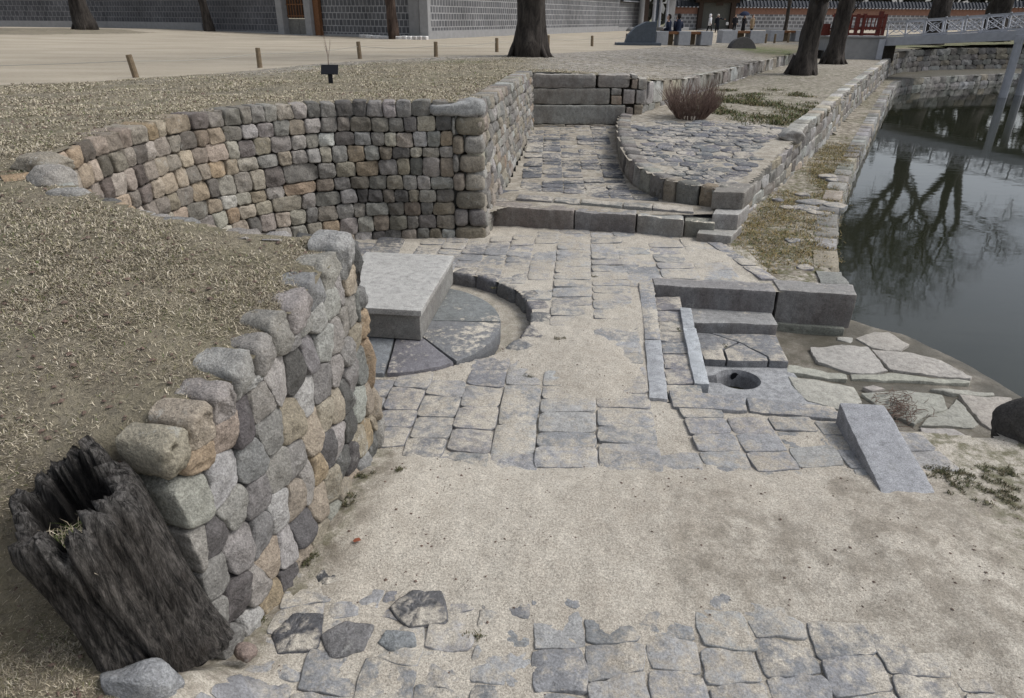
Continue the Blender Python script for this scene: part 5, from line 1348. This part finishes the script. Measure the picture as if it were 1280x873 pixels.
m = MB(); m.box((2.5, .3, 2.2), (1.4, .12, 4.4)); m.build('side_panel', M['plain'], gp)
m = MB(); m.box((0, 0, 4.5), (6.4, .5, .6)); m.build('beam', M['darkwood'], gp)
m = MB(); m.add([(-4.2, -1.9, 4.9), (4.2, -1.9, 4.9), (4.2, 0, 6.6), (-4.2, 0, 6.6), (-4.2, 1.9, 4.9), (4.2, 1.9, 4.9)], [(0, 1, 2, 3), (3, 2, 5, 4), (0, 4, 5, 1), (0, 3, 4), (1, 5, 2)]); m.build('tile_roof', M['tile'], gp)
m = MB(); m.box((1.8, -.9, .18), (4.2, 1.6, .5)); m.build('stone_step', M['plain'], gp, bevel=.03)
# slate marker, half disc, benches
p = wpt(797, 57.5, -.05); sm_ = thing('stone_marker', 'blue grey slate block with a sloping shoulder beside the benches', 'stone marker', (p.x, p.y, gz(p.x, p.y)))
m = MB(); pr_ = [(-.78, 0), (.92, 0), (.92, 1.22), (.35, 1.2), (-.2, .95), (-.62, .52)]
m.add([(x_, y_, z_) for y_ in (-.3, .3) for x_, z_ in pr_], [tuple(range(6)), tuple(range(11, 5, -1))] + [(i, (i + 1) % 6, 6 + (i + 1) % 6, 6 + i) for i in range(6)]); m.build('block', M['slate'], sm_, bevel=.02)
m = MB(); m.box((.0, 0, .04), (2.5, .9, .18)); m.build('base', M['slate'], sm_, bevel=.02)
p = wpt(925, 60, -.1); hd = thing('stone_disc', 'dark half disc of stone standing in the slope before the benches', 'stone disc', (p.x + .1, p.y, gz(p.x, p.y) - .25), R(12))
m = MB(); prf = [(math.cos(math.pi * k / 16) * .82, math.sin(math.pi * k / 16) * .82) for k in range(17)]
m.add([(x_, y_, z_) for y_ in (-.25, .25) for x_, z_ in prf], [tuple(range(17))[::-1], tuple(range(17, 34))] + [(i, i + 1, 18 + i, 17 + i) for i in range(16)] + [(16, 0, 17, 33)]); o = m.build('disc', flat_material('dark_brown_stone', (.06, .056, .055), .7, .3), hd, bevel=.03); o.rotation_euler = (R(-10), R(12), 0)
GB = flat_material('bench_granite', (.30, .31, .33), .85, .15, 6)
def bench(px0, px1, py, n, label):
    a = wpt(px0, py, -.02); b = wpt(px1, py, -.02); L = (b - a).length
    t = thing('bench', label, 'bench', (*a.xy, gz(a.x, a.y)), math.atan2(b.y - a.y, b.x - a.x), 'stone and wood benches by the path')
    u = L / (n * 2 - 1 + (n) * .0)
    for k in range(2 * n - 1):
        m = MB()
        if k % 2 == 0: m.box(((k + .5) * u, 0, .36), (u * 1.06, .75, .74)); m.build('granite_block', GB, t, bevel=.02)
        else:
            m.box(((k + .5) * u, 0, .64), (u * .92, .62, .14)); m.build('wooden_seat', M['brownwood'], t, bevel=.01)
            m = MB(); m.box(((k + .5) * u, .2, .28), (u * .6, .1, .56)); m.build('seat_leg', M['wood'], t)
    return t
bench(817, 886, 56.5, 3, 'granite and wood bench with the seated couple on it')
bench(899, 951, 53.5, 2, 'granite and wood bench behind the dark half disc stone')
bench(959, 1006, 50.5, 2, 'granite and wood bench left of the forked tree')
bench(1013, 1050, 50, 2, 'granite and wood bench seen between the two gnarled trees')

# ------------------------------------------------------------------ bridge and railing
def frame(a, b):
    d = (b - a).normalized(); rz = math.atan2(d.y, d.x); return Matrix.Translation(a) @ Matrix.Rotation(rz, 4, 'Z') @ Matrix.Rotation(-math.asin(d.z), 4, 'Y')
A, B_ = Vector((20.9, 42.0, .50)), Vector((24.95, 36.7, 1.03)); dirn = (B_ - A)
C_ = A + dirn * 3.1; C_.z -= .15
br = thing('footbridge', 'pale painted arched footbridge with latticed railings crossing the pond', 'bridge', A)
L = (C_ - A).length; T = frame(Vector((0, 0, 0)), C_ - A); W = 2.2
def bbox(m, x0, x1, y, w, z0, z1): m.box(((x0 + x1) / 2, y, (z0 + z1) / 2), (x1 - x0, w, z1 - z0), M=T)
m = MB(); bbox(m, 0, L, W / 2, W, -.10, -.02); m.build('deck', M['whitepaint'], br)
for y in (-.02, W + .02):
    m = MB(); bbox(m, -.1, L, y, .14, -.46, -.06); m.build('girder', M['whitepaint'], br)
for y in (.05, W - .05):
    m = MB(); bbox(m, 0, L, y, .07, .72, .8); bbox(m, 0, L, y, .05, .02, .08)
    nb = int(L / .95)
    for k in range(nb + 1): x_ = k * L / nb; bbox(m, x_ - .035, x_ + .035, y, .07, 0, .84)
    u = L / nb
    for k in range(nb):
        for s0, s1 in ((.08, .72), (.72, .08)):
            m.tube([T @ Vector((k * u + .03, y, s0)), T @ Vector((k * u + u - .03, y, s1))], .022, 4, cap=False)
        m.tube([T @ Vector((k * u + u * .5 + .2 * math.cos(q), y, .4 + .2 * math.sin(q))) for q in np.linspace(0, 6.28, 9)], .02, 4, cap=False)
    m.build('lattice_railing', M['whitepaint'], br)
for (lx, ly) in ((24.85, 36.72), (26.5, 37.95), (32.4, 26.4), (34.1, 27.6)):
    m = MB(); m.lathe((lx - A.x, ly - A.y, -3.0 - A.z), [(.2, 0), (.19, 3.75 + (.9 if ly < 30 else 0))], 10); m.build('pier_leg', M['whitepaint'], br, smooth=False)
m = MB(); m.box((25.7 - A.x, 37.35 - A.y, .55 - A.z), (2.5, .3, .3), rz=math.atan2(1.2, 1.65)); m.build('cross_beam', M['whitepaint'], br)
ab = thing('bridge_abutment', 'grey stone abutment block carrying the red railing at the bridge end', 'abutment', (19.4, 43.0, -.75))
m = MB(); T = Matrix.Rotation(R(-4), 4, 'Z'); m.box((-.15, .4, .55), (2.9, 3.0, 1.32), M=T); m.build('block', M['plain'], ab, bevel=.02)
m = MB(); m.box((1.30, -.55, .5), (.34, 1.2, 1.3), M=T); m.build('pilaster', M['whitepaint'], ab, bevel=.02)
m = MB(); m.box((-.15, .4, 1.25), (3.2, 3.2, .1), M=T); m.build('slab_top', M['plain'], ab, bevel=.02)
m = MB(); m.box((2.0, -.2, .35), (.6, .9, .9), M=T); m.build('dark_bearing', M['core'], ab)  # bearing box in the dark core colour
rl = thing('red_railing', 'red painted wooden railing on the bridge abutment', 'railing', (19.2, 42.2, .55))
for c_, d_ in [((-1.25, .06, .55), (.15, .15, 1.15)), ((-.45, .02, .55), (.15, .15, 1.15)), ((.35, -.02, .55), (.15, .15, 1.15)), ((1.30, .1, .6), (.2, .2, 1.3)), ((1.0, 2.2, .55), (.16, .16, 1.15)), ((2.6, 2.2, .55), (.16, .16, 1.15))]:
    m = MB(); m.box(c_, d_); m.build('post', M['redwood'], rl)
for c_, d_ in [((-.05, 0, 1.0), (2.8, .09, .1)), ((-.05, 0, .35), (2.8, .07, .08)), ((-.05, 0, .08), (2.8, .09, .12)), ((1.8, 2.2, .95), (1.7, .09, .1)), ((1.8, 2.2, .4), (1.7, .07, .08))]:
    m = MB(); m.box(c_, d_); m.build('rail', M['redwood'], rl)
m = MB()
for k in range(12): m.box((-1.2 + .22 * k, 0, .62), (.05, .05, .7))
m.box((-1.6, .3, .3), (.5, .1, .6)); m.build('bars', M['redwood'], rl)

# ------------------------------------------------------------------ people (far off, by the gates)
def person(label, px, py, h, face, top, legs, pose='stand', hair=(.015, .012, .012), coat=.55, hat=None, group='visitors by the palace gate', arms=None, z=None, loc=None, hood=False):
    if loc is None:
        p = wpt(px, py, -.02); p.z = gz(p.x, p.y)
    else: p = Vector(loc)
    t = thing('person', label, 'person', p, face, group)
    s = h / 1.7
    sit = pose == 'sit'; wk = .22 if pose == 'walk' else .05
    hip = .47 if sit else .90
    V = []; E_ = []; Rr = []
    def v(x, y, z_, r, par=None):
        V.append((x * s, y * s, z_ * s)); Rr.append(r * s)
        if par is not None: E_.append((par, len(V) - 1))
        return len(V) - 1
    lean = .06 if sit else 0
    pel = v(0, 0, hip + .03, .11); sp = v(0, -lean * .3, hip + .25, .09, pel); chst = v(0, lean, hip + .46, .11, sp); nk = v(0, lean, hip + .58, .055, chst); hd0 = v(0, .03 + lean, hip + .66, .085, nk); hd1 = v(0, .02 + lean, hip + .76, .095, hd0); v(0, .01 + lean, hip + .83, .06, hd1); v(0, .125 + lean, hip + .70, .018, hd0)
    J = {}
    for sg, nm in ((-1, 'l'), (1, 'r')):
        sh = v(.19 * sg, lean, hip + .50, .06, chst)
        ar = (arms or {}).get(nm, 'down')
        if ar == 'down': eb_ = (.24 * sg, -.02, hip + .22); wr = (.25 * sg, .06, hip - .02); hn = (.25 * sg, .08, hip - .10); fd = (0, .02, -.07)
        elif ar == 'out': eb_ = (.42 * sg, .05, hip + .40); wr = (.64 * sg, .12, hip + .38); hn = (.72 * sg, .14, hip + .38); fd = (.07 * sg, .02, 0)
        elif ar == 'up': eb_ = (.25 * sg, .12, hip + .26); wr = (.16 * sg, .22, hip + .48); hn = (.14 * sg, .23, hip + .55); fd = (-.03 * sg, .02, .04)
        else: eb_ = (.24 * sg, .02, hip + .22); wr = (.10 * sg, .26, hip + .12); hn = (.05 * sg, .30, hip + .10); fd = (-.05 * sg, .04, -.02)
        e1 = v(*eb_, .047, sh); w1 = v(*wr, .033, e1); h1 = v(*hn, .036, w1)
        for k in range(5):
            o_ = (k - 2) * .016; kk = .75 if k in (0, 4) else 1
            f1 = v(hn[0] + fd[0] * kk + (o_ if abs(fd[0]) < .04 else 0), hn[1] + fd[1] * kk + o_ * .8, hn[2] + fd[2] * kk + (o_ if abs(fd[2]) < .03 else 0), .009, h1)
        J[nm] = [V[sh], V[e1], V[w1]]
        yk = wk * sg
        hp = v(.09 * sg, 0, hip, .085, pel)
        if sit: kn = (.10 * sg, .42, .47); an = (.10 * sg, .40, .08); to = (.10 * sg, .55, .03)
        else: kn = (.10 * sg, yk * .75 + .03, .48); an = (.10 * sg, yk - .02, .08); to = (.10 * sg, yk + .13, .03)
        k1 = v(*kn, .06, hp); a1 = v(*an, .042, k1); v(*to, .035, a1)
        J['leg' + nm] = [V[hp], V[k1], V[a1]]
    me = bpy.data.meshes.new('body'); me.from_pydata(V, E_, []); o = bpy.data.objects.new('body', me); link(o)
    o.modifiers.new('s', 'SKIN'); 
    for sv, rr in zip(me.skin_vertices[0].data, Rr): sv.radius = (rr, rr)
    me.skin_vertices[0].data[0].use_root = True
    sb = o.modifiers.new('u', 'SUBSURF'); sb.levels = 1; sb.render_levels = 1
    dg = bpy.context.evaluated_depsgraph_get(); m2 = bpy.data.meshes.new_from_object(o.evaluated_get(dg))
    bpy.data.objects.remove(o); m2.materials.clear(); m2.materials.append(M['skin'])
    m2.polygons.foreach_set('use_smooth', [True] * len(m2.polygons))
    body = link(bpy.data.objects.new('body', m2), t)
    tm = cloth('cloth_top', top); lm = cloth('cloth_legs', legs)
    m = MB()
    bot_ = (hip + .03 - coat * .85) if not sit else hip - .06
    pr_ = [(.20 + .03 * coat, bot_), (.19, hip + .05), (.165, hip + .28), (.185, hip + .45), (.12, hip + .56), (.07, hip + .60)]
    m.lathe((0, lean * .6 * s, 0), [(r_ * s, z_ * s) for r_, z_ in pr_], 16, sy=.86)
    for nm in 'lr': m.tube(J[nm], [.075 * s, .065 * s, .052 * s], 8)
    if hood: m.lathe((0, -.03 * s, 0), [(.1 * s, (hip + .56) * s), (.135 * s, (hip + .64) * s), (.13 * s, (hip + .76) * s), (.06 * s, (hip + .86) * s)], 10)
    m.build('coat', tm, t, smooth=True)
    m = MB()
    for nm in 'lr': m.tube(J['leg' + nm], [.105 * s, .078 * s, .06 * s], 8)
    m.build('trousers', lm, t, smooth=True)
    for nm in 'lr':
        a = Vector(J['leg' + nm][2]); m = MB(); m.box((a.x, a.y + .06 * s, .04 * s), (.09 * s, .27 * s, .08 * s)); m.build('shoe', M['black'], t, bevel=.01)
    if not hood:
        m = MB(); zc = hip + .77
        m.lathe((0, (-.012 + lean) * s, zc * s), [(.05 * s, -.17 * s), (.112 * s, -.10 * s), (.118 * s, 0), (.09 * s, .075 * s), (.03 * s, .105 * s)], 12)
        q = m.build('hair', cloth('hair', hair) if not hat else cloth('hat', hat), t, smooth=True)
        if not hat:      # keep the face clear
            for vv in q.data.vertices:
                if vv.co.y > .04 * s and vv.co.z < (zc + .03) * s: vv.co.y = .03 * s
    return t
fd = cloth('down_bag', (.5, .5, .5))
person('visitor in a white hooded puffer jacket and black trousers walking', 886, 41.8, 1.72, R(-100), (.62, .63, .66), (.02, .02, .022), 'walk', coat=.3, hood=True)
person('visitor in a long black coat and pale hat with one arm stretched out', 896 if False else 895.5, 41.5, 1.7, R(160), (.015, .018, .026), (.02, .02, .02), 'walk', coat=.75, hat=(.45, .42, .38), arms={'l': 'out'})
person('visitor standing alone in plain black clothes with hands down', 917, 41, 1.7, R(170), (.016, .017, .022), (.014, .014, .017), 'stand', coat=.3)
up_ = person('visitor in a long black coat under a dark umbrella', 928, 42, 1.66, R(190), (.014, .014, .018), (.25, .22, .2), 'stand', coat=.9, arms={'r': 'up'})
person('visitor in a tan coat beside the umbrella holder', 938.5, 42.5, 1.62, R(200), (.25, .19, .125), (.02, .016, .016), 'stand', coat=.55, hair=(.1, .06, .04))
person('visitor in black stepping out of the gate pavilion', 817, 34.5, 1.68, R(110), (.013, .014, .019), (.03, .035, .05), 'walk', coat=.25)
u0 = up_.location; um = thing('umbrella', 'dark navy umbrella held open by the visitor in the long coat', 'umbrella', (u0.x - .1, u0.y - .22, u0.z + 1.36))
um.rotation_euler = (R(8), R(-6), 0)
m = MB(); m.tube([(0, 0, -.05), (0, 0, .72)], .014, 6); m.build('shaft', M['black'], um)
m = MB(); nS = 8; vs = [(0, 0, .66)]; fs = []
for ri, (rr, zz) in enumerate([(.22, .62), (.42, .50), (.56, .33)]):
    for k in range(16):
        a = 6.283 * k / 16; q = 1 if k % 2 == 0 else .95; vs.append((rr * q * math.cos(a), rr * q * math.sin(a), zz - (0 if k % 2 == 0 else -.015)))
fs += [(0, 1 + k, 1 + (k + 1) % 16) for k in range(16)]
for ri in range(2): fs += [(1 + ri * 16 + k, 1 + ri * 16 + 16 + k, 1 + ri * 16 + 16 + (k + 1) % 16, 1 + ri * 16 + (k + 1) % 16) for k in range(16)]
m.add(vs, fs); o = m.build('canopy', cloth('navy_cloth', (.018, .024, .05)), um, smooth=False); sd_ = o.modifiers.new('s', 'SOLIDIFY'); sd_.thickness = .008
# the seated pair on the first bench
a = wpt(838, 56.5, -.02); bz = gz(a.x, a.y)
person('seated visitor with long dark hair on the bench farther from the marker', 0, 0, 1.85, R(20), (.016, .022, .042), (.016, .017, .026), 'sit', loc=(a.x + .42, a.y + .22, bz + .2), group='couple seated on the bench', arms={'l': 'lap', 'r': 'lap'})
person('seated visitor in a navy coat on the bench nearest the slate marker', 0, 0, 1.8, R(75), (.013, .018, .036), (.013, .014, .022), 'sit', loc=(a.x - .16, a.y - .02, bz + .2), group='couple seated on the bench', arms={'l': 'lap', 'r': 'lap'})
p = wpt(891, 38, -.02)
bg = thing('shoulder_bag', 'pale shoulder bag between the white jacket and the black coat', 'bag', (p.x - .1, p.y - 6.5, .65)); m = MB(); m.box((0, 0, .15), (.3, .14, .32)); m.build('pouch', fd, bg, bevel=.04)
m = MB(); m.tube([(-.13, 0, .28), (-.08, 0, .6), (0, 0, .72), (.08, 0, .6), (.13, 0, .28)], .015, 5); m.build('strap', M['black'], bg)

# ------------------------------------------------------------------ daylight
w = bpy.data.worlds.new('World'); scene.world = w; w.use_nodes = True; nt = w.node_tree
sky = nt.nodes.new('ShaderNodeTexSky'); sky.sky_type = 'NISHITA'; sky.sun_disc = False
EL, AZ = R(50), R(88)
sky.sun_elevation = EL; sky.sun_rotation = AZ; sky.air_density = 1.0; sky.dust_density = 3.0; sky.ozone_density = 1.0
hs = nt.nodes.new('ShaderNodeHueSaturation'); hs.inputs['Saturation'].default_value = .33
nt.links.new(sky.outputs[0], hs.inputs['Color'])
tc = nt.nodes.new('ShaderNodeTexCoord'); nz = nt.nodes.new('ShaderNodeTexNoise'); nz.inputs['Scale'].default_value = 2.2; nz.inputs['Detail'].default_value = 5
mp = nt.nodes.new('ShaderNodeMapping'); mp.inputs['Scale'].default_value = (1, 1, 2.5); nt.links.new(tc.outputs['Generated'], mp.inputs[0]); nt.links.new(mp.outputs[0], nz.inputs['Vector'])
rp = nt.nodes.new('ShaderNodeValToRGB'); rp.color_ramp.elements[0].position = .35; rp.color_ramp.elements[0].color = (.80, .83, .88, 1); rp.color_ramp.elements[1].position = .68; rp.color_ramp.elements[1].color = (1.1, 1.1, 1.1, 1)
nt.links.new(nz.outputs['Fac'], rp.inputs[0])
mx = nt.nodes.new('ShaderNodeMix'); mx.data_type = 'RGBA'; mx.blend_type = 'MULTIPLY'; mx.inputs[0].default_value = 1
nt.links.new(hs.outputs[0], mx.inputs[6]); nt.links.new(rp.outputs[0], mx.inputs[7])
nt.links.new(mx.outputs[2], nt.nodes['Background'].inputs['Color']); nt.nodes['Background'].inputs['Strength'].default_value = .165
sl = bpy.data.lights.new('sun', 'SUN'); sl.energy = 1.8; sl.angle = R(22); sl.color = (1, .97, .93)
so = link(bpy.data.objects.new('sun', sl)); sd_ = Vector((math.sin(AZ) * math.cos(EL), math.cos(AZ) * math.cos(EL), math.sin(EL)))
so.rotation_euler = sd_.to_track_quat('Z', 'Y').to_euler(); so.location = (10, 10, 30)

# ------------------------------------------------------------------ camera
cam = bpy.data.cameras.new('camera'); co = link(bpy.data.objects.new('camera', cam)); scene.camera = co
r0 = ray(CX_, CY_); X_ = (ray(CX_ + F_, CY_) - r0).normalized(); Y_ = (r0 - ray(CX_, CY_ + F_)).normalized(); Z_ = -r0.normalized()
co.matrix_world = Matrix(((X_.x, Y_.x, Z_.x, 0), (X_.y, Y_.y, Z_.y, 0), (X_.z, Y_.z, Z_.z, ZC), (0, 0, 0, 1)))
cam.sensor_width = 36; cam.lens = 36 * F_ / 1280; cam.shift_x = 0; cam.shift_y = -10 / 1280
cam.clip_end = 2000; cam.clip_start = .05
scene.view_settings.view_transform = 'Standard'; scene.view_settings.look = 'None'; scene.view_settings.exposure = 0
scene.cycles.use_denoising = True
scene.cycles.max_bounces = 6
